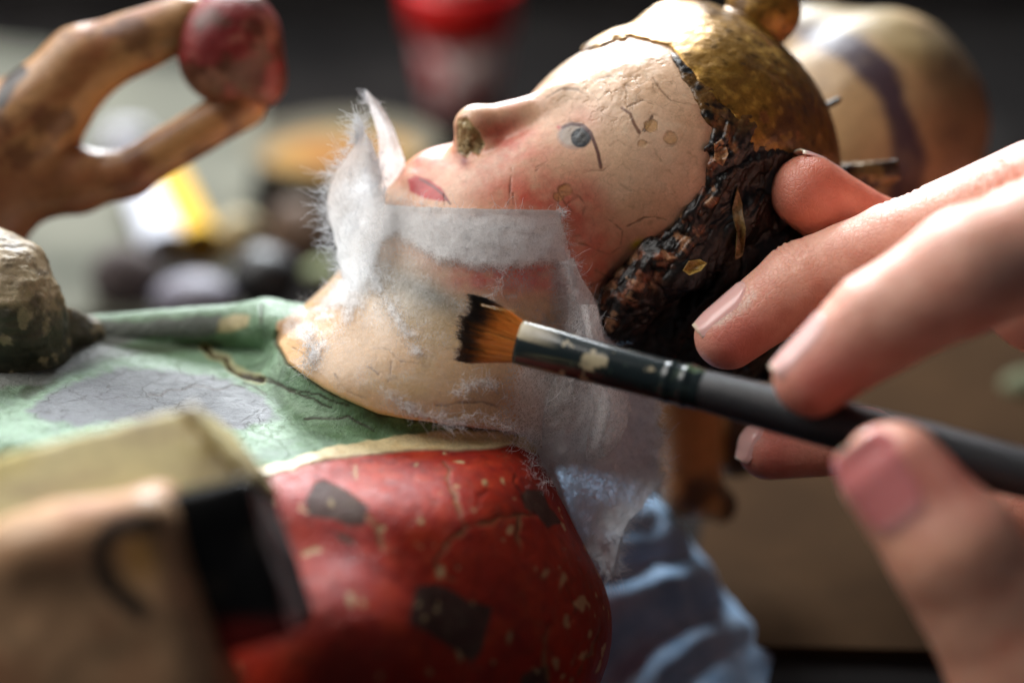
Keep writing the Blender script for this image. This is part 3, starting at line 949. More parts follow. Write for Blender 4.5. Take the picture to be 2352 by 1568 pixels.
# paint tube, white and yellow
p0, p1 = on_table(350, 470), on_table(425, 640)
tube = wthing('paint_tube', 'white paint tube with a yellow side lying on the grey board', 'tube', p0)
M_WHITE = simple_mat('white_plastic', sr(176, 178, 188), sr(196, 198, 206), 1, .8, .02, spec=.2)
M_YEL = simple_mat('yellow_plastic', sr(196, 150, 22), sr(212, 166, 34), 1, .8, .02, spec=.2)
M_LILAC = simple_mat('lilac_grey', sr(104, 101, 112), sr(130, 127, 140), 1, .6, .1)
d = (p1 - p0); L = np.linalg.norm(d[:2]); rz = math.degrees(math.atan2(d[1], d[0]))
def tubeish(L, w0, w1, h0, h1, n=24, m=10):
    V = []
    for i in range(m):
        f = i / (m - 1)
        for j in range(n):
            a = 2 * math.pi * j / n
            V.append([f * L, (w0 + (w1 - w0) * f) * math.cos(a), (h0 + (h1 - h0) * f) * math.sin(a)])
    F = [[i * n + j, i * n + (j + 1) % n, (i + 1) * n + (j + 1) % n, (i + 1) * n + j] for i in range(m - 1) for j in range(n)]
    V.append([0, 0, 0]); V.append([L, 0, 0]); k = len(V)
    F += [[k - 2, (j + 1) % n, j, j] for j in range(n)] + [[k - 1, (m - 1) * n + j, (m - 1) * n + (j + 1) % n, (m - 1) * n + (j + 1) % n] for j in range(n)]
    return np.array(V), np.array(F)
def tri(F): return F
def add_tube(name, parent, p, rz, L, w0, w1, h0, h1, mat, lift, off=0.0):
    V, F = tubeish(L, w0 * 1.08, w1 * 1.08, h0, h1); V[:, 1] += off
    V = place(V, np.array(p) + [0, 0, lift], rz)
    F4 = F[F[:, 2] != F[:, 3]]; 
    return mesh_obj(name, V, F4, mat, parent, world=True)
add_tube('tube_body', tube, p0, rz, L * .97, .62, .8, .35, .55, M_WHITE, 1.0, -.35)
add_tube('yellow_side', tube, p0, rz, L, .55, .62, .42, .6, M_YEL, 1.05, .55)

def lump(name, label, cat, u, v, y, r, mat, ang=0, noise=.2, seed=1, h=None):
    y *= 1.2; r = tuple(q * 1.0 for q in r)
    c = C(u, v, y); e = ell(c, r, ang); m = max(r)
    f = lambda P: e(P) - noise * fbm(P, 1.1 / max(m, .5), seed, 3)
    V, Q = surf_nets(f, c - m * 1.4 - .3, c + m * 1.4 + .3, h or m / 7)
    return tag(mesh_obj(name, project(f, V, 2), Q, mat), label, cat)
M_LILAC2 = simple_mat('purple_grey', sr(70, 62, 62), sr(98, 90, 88), .6, .9, .1, spec=.2)
lump('lilac_box', 'rounded lilac grey box on the bench below the paint tube', 'box', 455, 690, 16, (1.25, 1.0, .8), M_LILAC, 0, .1)
M_CRUMP = simple_mat('white_paper', sr(196, 196, 208), sr(222, 222, 232), 1, .7, .2)
lump('grey_pot', 'squat purplish grey pot on the board below the bent carved limb', 'pot', 290, 640, 17, (1.1, .9, 1.0), M_LILAC2, 0, .1, 9)
lump('crumpled_paper', 'small crumpled white paper seen through the bent carved limb', 'paper', 285, 335, 27, (.95, .7, .6), M_CRUMP, 30, .4, 3)
M_CREAM = simple_mat('cream_lump', sr(160, 146, 112), sr(184, 170, 134), .8, .8, .2)
lump('plaster_lump', 'cream plaster lump on the bench between the paint tube and bowl', 'plaster', 550, 555, 20, (.75, .7, 1.1), M_CREAM, -40, .3, 4)
M_BLK = simple_mat('black_glaze', sr(18, 18, 20), sr(30, 28, 28), 1, .5, .1)
lump('black_pot', 'small black pot on the bench above the green shoulder', 'pot', 610, 640, 16, (1.05, .9, .95), M_BLK, 0, .1, 5)
M_DBR = simple_mat('dark_brown', sr(84, 62, 46), sr(110, 84, 60), .6, .7, .2)
lump('brown_block', 'dark brown rounded block behind the black pot', 'block', 680, 545, 21, (1.1, .8, 1.1), M_DBR, 0, .3, 6)
M_PG = simple_mat('pale_green', sr(136, 146, 100), sr(160, 166, 120), .8, .7, .1)
lump('green_jar', 'small pale green jar on the bench left of the neck', 'jar', 745, 625, 18, (.6, .5, .32), M_PG, 0, .05, 7)
lump('grey_jar', 'grey green jar at the right edge above the thumb', 'jar', 2362, 900, 13, (.75, .7, .65), simple_mat('dull_green', sr(72, 76, 58), sr(92, 94, 72), .8, .9, .1, spec=.1), 0, .08, 8)

# the round striped carving behind the cap
c0 = C(1985, 330, 8.5)
e1 = union([ell(c0, (2.65, 2.4, 3.05), -25), (ell(C(1880, 120, 9), (1.2, 1.2, 1.0), -20), .5)])
V, Q = skin_mesh(lambda P: e1(P) - .08 * fbm(P, .8, 301, 3), c0 - 3.9, c0 + 3.9, .3, 1)
u, v = UV(V)
n2 = fbm(V, 2, 302); wob = fbm(V, 1, 303) * 20
col = np.tile(sr(176, 146, 104), (len(V), 1))
band = dpoly(u, v, [(1850, 60), (1960, 110), (2030, 180), (2070, 270), (2085, 360), (2070, 480), (2040, 600)])
col = lay(col, ss(42, 26, band + wob), sr(70, 54, 62))
band2 = dpoly(u, v, [(1840, 20), (2000, 40), (2130, 120), (2220, 220), (2260, 330)])
col = lay(col, ss(50, 30, band2 + wob) * .7, sr(150, 130, 84))
col = lay(col, ss(.1, .4, n2) * .5, sr(120, 98, 72))
col = lay(col, ss(2080, 2200, u + wob) * .7, sr(74, 60, 44))
surf = np.zeros((len(V), 3)); surf[:, 0] = .6; surf[:, 2] = .5
tag(mesh_obj('striped_carving', V, Q, M_WOOD, None, col, surf), 'rounded tan wooden carving with a purple band behind the gold cap', 'carving')

# ochre carved leg under the handle
c0 = C(1600, 1010, 6)
f = union([cone(C(1580, 860, 5.5), C(1585, 1120, 6), .75, .6), (cone(C(1585, 1120, 6), C(1650, 1160, 6.4), .6, .4), .3), (ell(C(1690, 980, 7), (.8, .7, 1.1)), .3)])
V, Q = skin_mesh(f, c0 - 3, c0 + 3, .25, 1)
u, v = UV(V); n2 = fbm(V, 1.3, 311)
col = np.tile(sr(186, 134, 78), (len(V), 1))
col = lay(col, ss(-.05, .3, n2), sr(96, 70, 44))
col = lay(col, ss(1640, 1680, u), sr(64, 48, 36))
surf = np.zeros((len(V), 3)); surf[:, 0] = .5; surf[:, 2] = .5
tag(mesh_obj('ochre_carving', V, Q, M_WOOD, None, col, surf), 'blurred ochre and brown wooden carving below the brush handle', 'carving')

# bent carved limb with its glossy red knob, behind at upper left
limb = thing('carved_limb', 'bent flesh coloured carved limb with a glossy red knob at upper left', 'carving', C(100, 500, 4.5))
f = union([cone(C(-120, 520, 4.5), C(30, 330, 4.5), 1.5, 1.15), (cone(C(30, 330, 4.5), C(190, 150, 4.5), 1.15, .72), .3), (cone(C(190, 150, 4.5), C(430, 48, 4.5), .74, .52), .3),
           (cone(C(-60, 430, 4.5), C(180, 415, 4.5), .95, .62), .3), (cone(C(180, 415, 4.5), C(300, 398, 4.5), .64, .46), .2), (cone(C(290, 402, 4.5), C(560, 240, 4.7), .46, .48), .2)], .2)
V, Q = skin_mesh(lambda P: f(P) - .05 * fbm(P, 1.0, 321, 3), (-14, 2, -1), (-4, 7.2, 8), .24, 2)
u, v = UV(V); n2 = fbm(V * [1, 1, 1], 1.6, 322); lenw = fbm(np.stack([V[:, 0] * .5 + V[:, 2] * .3, V[:, 1], V[:, 0] * -1.6 + V[:, 2] * 2.2], 1), 1.0, 323)
col = np.tile(sr(196, 146, 96), (len(V), 1))
col = lay(col, ss(-.1, .4, lenw) * .8, sr(162, 98, 62))
col = lay(col, ss(.0, .35, n2) * .7, sr(96, 56, 38))
col = lay(col, ss(330, 420, v) * .6, sr(140, 62, 44))
col = lay(col, ss(22, 10, dpoly(u, v, [(0, 235), (25, 185), (48, 165)])), sr(40, 30, 26))
surf = np.zeros((len(V), 3)); surf[:, 0] = .42; surf[:, 2] = .6
mesh_obj('limb', V, Q, M_WOOD, limb, col, surf)
e1 = union([ell(C(528, 108, 4.5), (1.02, 1.0, 1.2), -20), (ell(C(600, 180, 4.6), (.5, .6, .6)), .3)])
V, Q = skin_mesh(lambda P: e1(P) - .04 * fbm(P, 1.3, 331, 3), (-8, 2.8, 3.5), (-3.8, 6.4, 8), .2, 2)
u, v = UV(V); n2 = fbm(V, 1.5, 332)
col = np.tile(sr(136, 46, 48), (len(V), 1))
col = lay(col, ss(-.1, .2, n2) * .85, sr(92, 60, 44))
col = lay(col, ss(.1, .4, fbm(V, 2.5, 335)) * .6, sr(186, 128, 110))
col = lay(col, ss(0, -.4, n2) * .6, sr(168, 88, 84))
col = lay(col, ss(180, 240, v + n2 * 40) * .8, sr(130, 86, 62))
surf = np.zeros((len(V), 3)); surf[:, 0] = .36; surf[:, 2] = 1.2
mesh_obj('red_knob', V, Q, M_WOOD, limb, col, surf)

# blurred carved piece close to the lens at lower left
fore_c = thing('foreground_carving', 'blurred cream and black painted carving close to the lens at lower left', 'carving', C(300, 1600, -6))
def tiltx(f, c, deg):
    a = math.radians(deg); ca, sa = math.cos(a), math.sin(a)
    def g(P):
        Q = P - c
        return f(np.stack([Q[:, 0], Q[:, 1] * ca + Q[:, 2] * sa, -Q[:, 1] * sa + Q[:, 2] * ca], 1) + c)
    return g
cS = C(250, 1122, -5.6)
f = tiltx(rbox_sdf(cS, (4.6, .9, 1.55), .1, 18, 0), cS, -38)
cut_p = C(425, 915, -5.6)
f2 = cone(C(425, 935, -5.7), C(590, 1100, -6.3), .14, .16)
f_slab = f
f = lambda P: smax(f_slab(P), (P - cut_p) @ np.array([.71, 0, .70]), .08)
def slab_d(P):
    return smin(f(P), f2(P), .2)
V, Q = skin_mesh(slab_d, (-9.5, -8, -4.2), (-2, -3.2, 2), .2, 1)
u, v = UV(V); n2 = fbm(V * np.array([.5, 1, 1.5]), 1.5, 341)
col = np.tile(sr(196, 182, 126), (len(V), 1))
col = lay(col, ss(-.1, .4, n2) * .6, sr(160, 138, 100))
col = lay(col, ss(.1, .5, fbm(V, .8, 342)) * .7, sr(190, 170, 72))
col = lay(col, ss(.15, .4, fbm(V, 1.2, 347)) * .6, sr(118, 100, 76))
surf = np.zeros((len(V), 3)); surf[:, 0] = .5; surf[:, 2] = .3
mesh_obj('cream_slab', V, Q, M_WOOD, fore_c, col, surf)
f = rbox_sdf(C(530, 1290, -6.0), (1.5, 2.0, 2.3), .12, 16, 0)
f_blk = f
f = lambda P: f_blk(P) - .16 * fbm(P, .9, 348, 3)
V, Q = skin_mesh(f, (-6.8, -8.4, -5.2), (-1.8, -3.9, -.4), .18, 1)
u, v = UV(V); n2 = fbm(V, 1.5, 343)
col = np.tile(sr(12, 11, 11), (len(V), 1)); col = lay(col, ss(.2, .4, n2) * .6, sr(70, 62, 50))
col = lay(col, ss(1400, 1480, v + 60 * n2), sr(150, 34, 26))
surf = np.zeros((len(V), 3)); surf[:, 0] = 1.0; surf[:, 2] = .3
mesh_obj('black_block', V, Q, M_WOOD, fore_c, col, surf)
f = union([rbox_sdf(C(110, 1470, -6.5), (4.6, 2.4, 3.4), .5, 14, 0), (ell(C(120, 1238, -6.7), (.7, 1.0, .38), 5), .5)], .4)
f_fl = f
f = lambda P: f_fl(P) - .14 * fbm(P, .7, 349, 3)
V, Q = skin_mesh(f, (-11, -9, -8), (-2.4, -4.2, -1), .22, 1)
u, v = UV(V); n2 = fbm(V, 1.2, 344)
col = np.tile(sr(200, 156, 116), (len(V), 1))
col = lay(col, ss(-.1, .4, n2) * .6, sr(176, 118, 82)); col = lay(col, ss(.1, .4, fbm(V, 2, 345)) * .4, sr(150, 128, 96))
strap = dpoly(u, v, [(345, 1200), (270, 1205), (232, 1240), (232, 1300), (262, 1355), (325, 1400)])
col = lay(col, blob(u, v, 320, 1275, 45, 65, -10) * .8, sr(206, 150, 70))
col = lay(col, ss(30, 18, strap), sr(10, 9, 9))
surf = np.zeros((len(V), 3)); surf[:, 0] = .6; surf[:, 2] = .3
mesh_obj('flesh_part', V, Q, M_WOOD, fore_c, col, surf)

# gold bracket and iron nail on the back of the figure's head
f = lambda P: rbox_sdf(C(1995, 402, 3.2), (1.1, .9, .5), .08, 8, 0)(P) - .16 * fbm(P, 1.9, 351, 3)
V, Q = skin_mesh(f, C(1990, 408, 3.2) - 1.2, C(1990, 408, 3.2) + 1.2, .1, 1)
n2 = fbm(V, 4, 352)
col = np.tile(sr(122, 98, 56), (len(V), 1)); col = lay(col, ss(-.1, .2, n2), sr(52, 38, 26))
surf = np.zeros((len(V), 3)); surf[:, 0] = .4; surf[:, 1] = .3; surf[:, 2] = .8
mesh_obj('gold_bracket', V, Q, M_WOOD, figure, col, surf)
V, Q = skin_mesh(cone(C(1840, 275, 3.0), C(1926, 230, 2.8), .075, .06), C(1880, 250, 3) - 1.2, C(1880, 250, 3) + 1.2, .05, 0)
mesh_obj('iron_nail', V, Q, M_BLK, figure)

# ================================================================== THE BRUSH
def tubes(paths, radii, sides=3):
    """many thin tubes; paths (n, k, 3), radii (n, k) -> verts, quads"""
    n, k, _ = paths.shape
    T = np.gradient(paths, axis=1); T /= np.linalg.norm(T, axis=2, keepdims=True) + 1e-9
    up = np.array([.31, .83, .46]); A = np.cross(T, up); A /= np.linalg.norm(A, axis=2, keepdims=True) + 1e-9
    B = np.cross(T, A)
    ang = np.arange(sides) * 2 * np.pi / sides
    R = A[:, :, None] * np.cos(ang)[None, None, :, None] + B[:, :, None] * np.sin(ang)[None, None, :, None]
    V = (paths[:, :, None] + R * radii[:, :, None, None]).reshape(-1, 3)
    i, j, s = np.meshgrid(np.arange(n), np.arange(k - 1), np.arange(sides), indexing='ij')
    b = (i * k + j) * sides; s2 = (s + 1) % sides
    F = np.stack([b + s, b + s2, b + sides + s2, b + sides + s], -1).reshape(-1, 4)
    return V, F

brush = thing('paint_brush', 'flat paint brush with orange black tipped bristles and worn black handle', 'brush', C(1190, 785, -.9))
B0, B1 = C(1190, 785, -1.0), C(2420, 1105, -4.0)
ba = (B1 - B0) / np.linalg.norm(B1 - B0)
bw = np.cross(ba, [0, 1, 0]); bw /= np.linalg.norm(bw)      # wide side, in the picture plane
if bw[2] < 0: bw = -bw
bt = np.cross(ba, bw)
def ring_tube(prof, n=40):
    """prof: list of (s along axis, half width, half thickness)"""
    m = len(prof); a = np.linspace(0, 2 * np.pi, n, endpoint=False); V = []
    for s_, w, h in prof:
        V.append(B0 + ba * s_ + np.cos(a)[:, None] * bw * w + np.sin(a)[:, None] * bt * h)
    V = np.concatenate(V)
    i, j = np.meshgrid(np.arange(m - 1), np.arange(n), indexing='ij')
    F = np.stack([i * n + j, i * n + (j + 1) % n, (i + 1) * n + (j + 1) % n, (i + 1) * n + j], -1).reshape(-1, 4)
    return V, F
def dense(pr, n):
    pr = np.array(pr, float); s_ = np.linspace(pr[0, 0], pr[-1, 0], n)
    return np.stack([s_] + [np.interp(s_, pr[:, 0], pr[:, k]) for k in (1, 2)], 1)
pf = [(.02, .33, .12), (0, .37, .15), (.06, .375, .17), (.8, .37, .26), (1.7, .36, .33), (2.66, .35, .34), (2.70, .36, .355), (2.76, .365, .36), (2.82, .35, .345), (2.95, .35, .345), (3.0, .365, .36), (3.06, .365, .36), (3.12, .345, .34), (3.3, .34, .335)]
V, F = ring_tube(np.concatenate([np.array(pf[:3]), dense(pf[3:], 90)]), 72)
q = (V - B0) @ ba
n1 = fbm(V, 3.2, 401, 5); n2 = fbm(V * 1.0, 8, 402)
col = np.tile(sr(22, 34, 36), (len(V), 1))
col = lay(col, ss(.25, .5, n2) * .4, sr(60, 76, 66))
m = ss(.04, .12, n1 * 1.5 + .26 - q * .30 + .3 * n2 - .35 * ss(.1, .35, (V - B0) @ bw))
col = lay(col, m * .95, sr(176, 164, 132))
col = lay(col, m * ss(.1, .4, n2) * .5, sr(120, 112, 92))
col = lay(col, ss(2.75, 3.1, q) * ss(.15, .35, fbm(V, 5, 403)) * .7, sr(92, 112, 84))
surf = np.zeros((len(V), 3)); surf[:, 0] = .16 + .3 * m; surf[:, 2] = .25
M_FER = painted_mat('painted_ferrule', 20, .15, .3, .015, coat=.6)
mesh_obj('ferrule', V, F, M_FER, brush, col, surf)
V, F = ring_tube(dense([(3.25, .325, .325), (3.35, .335, .335), (5, .39, .39), (7, .42, .42), (9.5, .36, .36), (15, .22, .22)], 60), 40)
t = NT('worn_black_handle'); co = t.coord(); n_ = t.noise(14, 6, .7)
M_HAN = t.done(t.pbr(Base_Color=t.ramp(n_, [(.35, tuple(sr(20, 21, 24))), (.7, tuple(sr(44, 45, 50)))]), Roughness=.44, Specular_IOR_Level=.75, Normal=t.bump(n_, .5, .03)))
mesh_obj('handle', V, F, M_HAN, brush)
# bristles
nb = 3400
r2 = np.random.default_rng(3)
w0 = r2.uniform(-1, 1, nb); h0 = r2.uniform(-1, 1, nb) * np.sqrt(1 - w0 ** 2 * .9)
k = 7; tt = np.linspace(0, 1, k)
Lb = 1.02 + .075 * r2.normal(0, 1, nb) + .05 * np.sin(w0 * 7 + 2) - .12 * w0 ** 2
tilt = -.10
paths = np.zeros((nb, k, 3))
for i in range(k):
    f = tt[i]
    w = w0 * (.33 + (.57 - .33) * f ** .9) + .06 * f ** 2 * np.sin(w0 * 9 + 1) + r2.normal(0, .006, nb) * f
    h = h0 * (.12 + .03 * f - .06 * f * f) 
    s_ = .08 - f * Lb
    paths[:, i] = B0 + ba * s_[:, None] + bw * (w - tilt * f * .5)[:, None] + bt * (h + .10 * f * f)[:, None]
rad = np.tile(np.linspace(.009, .003, k), (nb, 1))
V, F = tubes(paths, rad)
f_ = np.tile(np.repeat(tt, 3), nb); hv = np.repeat(r2.uniform(0, 1, nb), k * 3); ww = np.repeat(w0, k * 3)
col = np.tile(sr(196, 110, 32), (len(V), 1)) * (.6 + 1.1 * hv)[:, None]
col = lay(col, (hv > .82) * .5, sr(230, 170, 90))
bl = ss(.60, .82, f_ + (hv - .5) * .26 + .10 * ww)
col = lay(col, bl, sr(22, 17, 16))
M_BRI = None
t = NT('bristle'); a = t.attr('paint')
M_BRI = t.done(t.pbr(Base_Color=a.outputs['Color'], Roughness=.28, Specular_IOR_Level=.7))
mesh_obj('bristles', V, F, M_BRI, brush, col, kind='stuff')
V, F = ring_tube([(.05, .33, .11), (-.5, .44, .09), (-.9, .5, .04)], 24)
mesh_obj('bristle_core', V, F, simple_mat('bristle_root', sr(90, 50, 22), sr(50, 30, 18), 6, .6, .1), brush)
# a loose golden hair and the ragged glue at the ferrule mouth
p = np.array([C(1105, 700, -1.3), C(1150, 711, -1.45), C(1185, 715, -1.45), C(1200, 724, -1.4), C(1214, 742, -1.25)])
ti = np.linspace(0, 4, 30); P = np.stack([np.interp(ti, range(5), p[:, m]) for m in range(3)], 1)
V, F = tubes(P[None], np.full((1, 30), .009), 5)
mesh_obj('loose_bristle', V, F, simple_mat('golden_hair', sr(206, 150, 70), sr(226, 176, 96), 5, .3, .0), brush)

# ================================================================== HANDS
t = NT('skin')
a = t.attr('paint'); co = t.coord()
n1 = t.noise(2.2, 4, .6, 0, co); n2 = t.noise(26, 3, .6, 0, co)
c = t.mix(a.outputs['Color'], t.ramp(n1, [(.35, (.88, .76, .74)), (.6, (1.0, 1.0, 1.0))]), 1.0, 'MULTIPLY')
wv = t.n('ShaderNodeTexVoronoi', feature='DISTANCE_TO_EDGE'); wv.inputs['Scale'].default_value = 11; t.l(co, wv.inputs['Vector'])
h_ = t.math('ADD', t.math('MULTIPLY', n2, .5), t.math('MULTIPLY', t.ramp(wv.outputs['Distance'], [(0, 0.0), (.12, 1.0)]), .6))
p = t.pbr(Base_Color=c, Roughness=.45, Normal=t.bump(h_, .5, .016))
p.inputs['Subsurface Weight'].default_value = .32
p.inputs['Subsurface Radius'].default_value = (.5, .16, .08)
p.inputs['Subsurface Scale'].default_value = .8
p.inputs['Specular IOR Level'].default_value = .55
M_SKIN = t.done(p)
t = NT('nail'); a = t.attr('paint')
p = t.pbr(Base_Color=a.outputs['Color'], Roughness=.25); p.inputs['Subsurface Weight'].default_value = .3
p.inputs['Subsurface Radius'].default_value = (.3, .12, .08)
M_NAIL = t.done(p)

def nail(sdf, name, parent, c, tip, nrm, L, W, free=.82, lift=.04, tone=(232, 186, 180)):
    """a nail plate laid on a finger: c centre, tip axis towards the free edge, nrm outward"""
    tip = np.array(tip, float); tip /= np.linalg.norm(tip); nrm = np.array(nrm, float); nrm -= tip * (nrm @ tip); nrm /= np.linalg.norm(nrm)
    side = np.cross(tip, nrm)
    m = 28; s_, q_ = np.meshgrid(np.linspace(-1, 1, m), np.linspace(-1, 1, m), indexing='ij'); s_ = s_.ravel(); q_ = q_.ravel()
    wy = np.sqrt(np.clip(1 - np.clip(-s_ - .25, 0, 1) ** 2 / .62, .05, 1)) * np.sqrt(np.clip(1 - np.clip(s_ - .45, 0, 1) ** 2 * 1.6, 0, 1))
    P = np.array(c) + tip * (s_ * L)[:, None] + side * (q_ * wy * W)[:, None] + nrm * .8
    for _ in range(14):
        d = sdf(P) - .0
        P = P - nrm * np.clip(d, -.2, .2)[:, None] * .8
    over = np.clip(s_ - free, 0, 1) / (1 - free)
    flat = np.array(c) + tip * (s_ * L)[:, None] + side * (q_ * wy * W)[:, None]
    lo_ = ((P - np.array(c)) @ nrm)
    # keep the free edge on the line of the plate instead of falling round the fingertip
    ref = np.interp(s_, [-1, free * .7, 1], [1, 1, 0])
    base_h = np.array([lo_[(np.abs(s_ - s0) < .08) & (np.abs(q_ - q0) < .08)].mean() for s0, q0 in zip(np.minimum(s_, free * .6), q_)])
    hgt = np.where(s_ > free * .6, np.maximum(lo_, base_h - .10 * np.clip(s_ - free * .6, 0, 1)), lo_)
    edge = np.minimum(np.minimum(1 - np.abs(q_), 1.02 + s_), 1) 
    P = flat + nrm * (hgt + lift * ss(0, .25, edge) - .012)[:, None]
    Bt = P - nrm * .035
    Q = quadgrid(m, m)
    V = np.concatenate([P, Bt]); F = [Q, Q[:, ::-1] + m * m]
    idx = np.arange(m * m).reshape(m, m)
    ringi = np.concatenate([idx[0, :], idx[1:, -1], idx[-1, -2::-1], idx[-2:0:-1, 0]])
    r2_ = np.roll(ringi, -1)
    F.append(np.stack([ringi, r2_, r2_ + m * m, ringi + m * m], 1))
    F = np.concatenate(F)
    col = np.tile(sr(*tone), (m * m, 1))
    col = lay(col, ss(-.5, -.95, s_) * .5, sr(232, 190, 180))
    col = lay(col, ss(free - .04, free + .06, s_ - .12 * q_ * q_) * .9, sr(236, 222, 196))
    col = np.concatenate([col, col])
    return mesh_obj(name, V, F, M_NAIL, parent, col)

# --- the right hand, holding the brush
index_ = union([cone(C(1868, 866, -3.3), C(2015, 742, -3.5), .63, .80), (cone(C(2015, 742, -3.5), C(2225, 620, -4.0), .80, .93), .15),
                (cone(C(2225, 620, -4.0), C(2560, 500, -3.6), .93, 1.1), .2)])
middle_ = union([cone(C(1674, 772, .3), C(1840, 648, .2), .60, .72), (cone(C(1840, 648, .2), C(2066, 568, -.2), .72, .80), .15),
                 (cone(C(2066, 568, -.2), C(2385, 452, -1.0), .80, 1.0), .2)])
ring_ = union([cone(C(1765, 1032, 1.3), C(1985, 1012, 1.0), .56, .60), (cone(C(1985, 1012, 1.0), C(2240, 1150, .4), .60, .72), .15), (cone(C(2240, 1150, .4), C(2700, 1150, -.6), .72, 1.0), .2)])
pinky_ = union([cone(C(2240, 1350, 2.0), C(2380, 1340, 1.5), .48, .55), (cone(C(2380, 1340, 1.5), C(2720, 1250, .3), .55, .85), .2)])
thumb_ = union([cone(C(2052, 1092, -5.0), C(2190, 1262, -5.3), .80, .93), (cone(C(2190, 1262, -5.3), C(2370, 1540, -5.1), .93, 1.12), .2), (cone(C(2370, 1540, -5.1), C(2800, 1600, -4.0), 1.12, 1.7), .3)])
palm_ = union([ell(C(2900, 900, -1.8), (2.9, 2.6, 3.6), 20), (cone(C(2950, 1350, -2.6), C(3600, 1700, -2.0), 2.4, 2.6), .8),
               (cone(C(2700, 1500, -3.6), C(2980, 1200, -2.6), 1.7, 2.2), .6), (cone(C(2420, 640, -1.8), C(2800, 780, -1.6), 1.3, 1.9), .5)], .5)
hand_s = lambda P: smin(smin(smin(index_(P), middle_(P), .04), smin(smin(ring_(P), pinky_(P), .05), thumb_(P), .04), .04), palm_(P), .45)
V, Q = skin_mesh(hand_s, (3, -8.5, -9.5), (19.5, 4.5, 5.4), .3, 2)
N = vnormals(V, Q); u, v = UV(V)
disp = .03 * fbm(V, .9, 501, 3) + .006 * fbm(V, 5, 502, 3)
# creases across the joints, on the back of the fingers
def creases(u_, v_, c, ax, n, gap, half, dep, sd):
    r = np.random.default_rng(sd); d = 0
    a = math.radians(ax)
    for i in range(n):
        o = (i - (n - 1) / 2) * gap + r.normal(0, gap * .15)
        p0 = np.array(c) + np.array([math.cos(a), -math.sin(a)]) * o
        nrm_ = np.array([math.sin(a), math.cos(a)])
        l = half * r.uniform(.6, 1.1)
        dd = dpoly(u_, v_, [p0 - nrm_ * l, p0 + nrm_ * 0 + np.array([2, 0]), p0 + nrm_ * l])
        d = np.maximum(d, ss(7, 0, dd)) if not np.isscalar(d) else ss(7, 0, dd)
    return dep * d
disp -= creases(u, v, (1815, 565), 40, 5, 15, 40, .035, 1) + creases(u, v, (2060, 440), 28, 6, 17, 38, .04, 2) + creases(u, v, (1915, 675), 38, 4, 18, 40, .025, 3)
disp -= creases(u, v, (2290, 400), 20, 5, 22, 40, .05, 5)
col = np.tile(sr(230, 172, 150), (len(V), 1))
n2 = fbm(V, 1.4, 503)
col = lay(col, .35 + n2 * .5, sr(236, 186, 162))
for a, b, r in ((1690, 790, 95), (1890, 880, 110), (1765, 1040, 90), (2060, 1110, 110), (2230, 1060, 80)):
    col = lay(col, blob(u, v, a, b, r) * .7, sr(218, 116, 104))
col = lay(col, ss(1180, 1260, v) * .3 * (u > 1900), sr(216, 152, 108))
col = lay(col, ss(.2, .5, fbm(V, .7, 504)) * .4, sr(222, 132, 104))
crust = dpoly(u, v, [(1605, 752), (1650, 742), (1700, 712), (1735, 672)])
col = lay(col, ss(12, 2, crust + 8 * fbm(V, 9, 506)) * .6 * (V[:, 1] > -1.5), sr(240, 226, 210))
hand = thing('hand', "right hand gripping the brush handle between thumb and index finger", 'hand', C(2900, 1600, -2))
mesh_obj('hand_skin', V + N * disp[:, None], Q, M_SKIN, hand, col)
ax_m = C(1674, 772, .3) - C(1840, 648, .2)
nail(middle_, 'nail', hand, C(1668, 722, .25), ax_m, (-.62, -.42, .72), .60, .46, free=.88)
ax_i = C(1868, 866, -3.3) - C(2015, 742, -3.5)
nail(index_, 'nail', hand, C(1850, 800, -3.3), ax_i, (-.62, -.50, .60), .60, .50, free=.9)
ax_r = np.array([-.5, 0, -1.0])
nail(ring_, 'nail', hand, C(1722, 1010, 1.2), (-.55, 0, -.95), (-.80, -.50, .35), .42, .36, free=.92)
ax_t = C(2052, 1092, -5.0) - C(2190, 1262, -5.3)
nail(thumb_, 'nail', hand, C(2030, 1110, -5.2), ax_t + np.array([-.0, 0, .1]), (-.42, -.85, .15), .72, .56, free=.93, tone=(216, 132, 130))

# --- the other hand, a fingertip steadying the back of the head
lf = union([cone(C(1855, 440, .7), C(2010, 550, 1.3), .66, .76), (cone(C(2010, 550, 1.3), C(2210, 620, 2.8), .76, .80), .15), (cone(C(2210, 620, 2.8), C(2520, 610, 5.0), .80, 1.2), .3),
            (ell(C(2760, 620, 6.6), (2.4, 2.0, 1.9)), .5)])
V, Q = skin_mesh(lf, (3.5, -1.2, -3), (19, 9.2, 5), .25, 2)
N = vnormals(V, Q); u, v = UV(V)
col = np.tile(sr(214, 134, 112), (len(V), 1))
col = lay(col, .3 + .6 * fbm(V, 1.4, 511), sr(222, 150, 122))
hand2 = thing('hand', 'fingertip of the other hand steadying the back of the carved head', 'hand', C(2500, 1200, 5))
mesh_obj('hand_skin', V + N * (.02 * fbm(V, 1.2, 512, 3) + .005 * fbm(V, 6, 513))[:, None], Q, M_SKIN, hand2, col)
nail(lf, 'nail', hand2, C(1880, 395, .95), C(1855, 440, .7) - C(2010, 550, 1.3), (.5, .45, .8), .60, .42, free=.8)

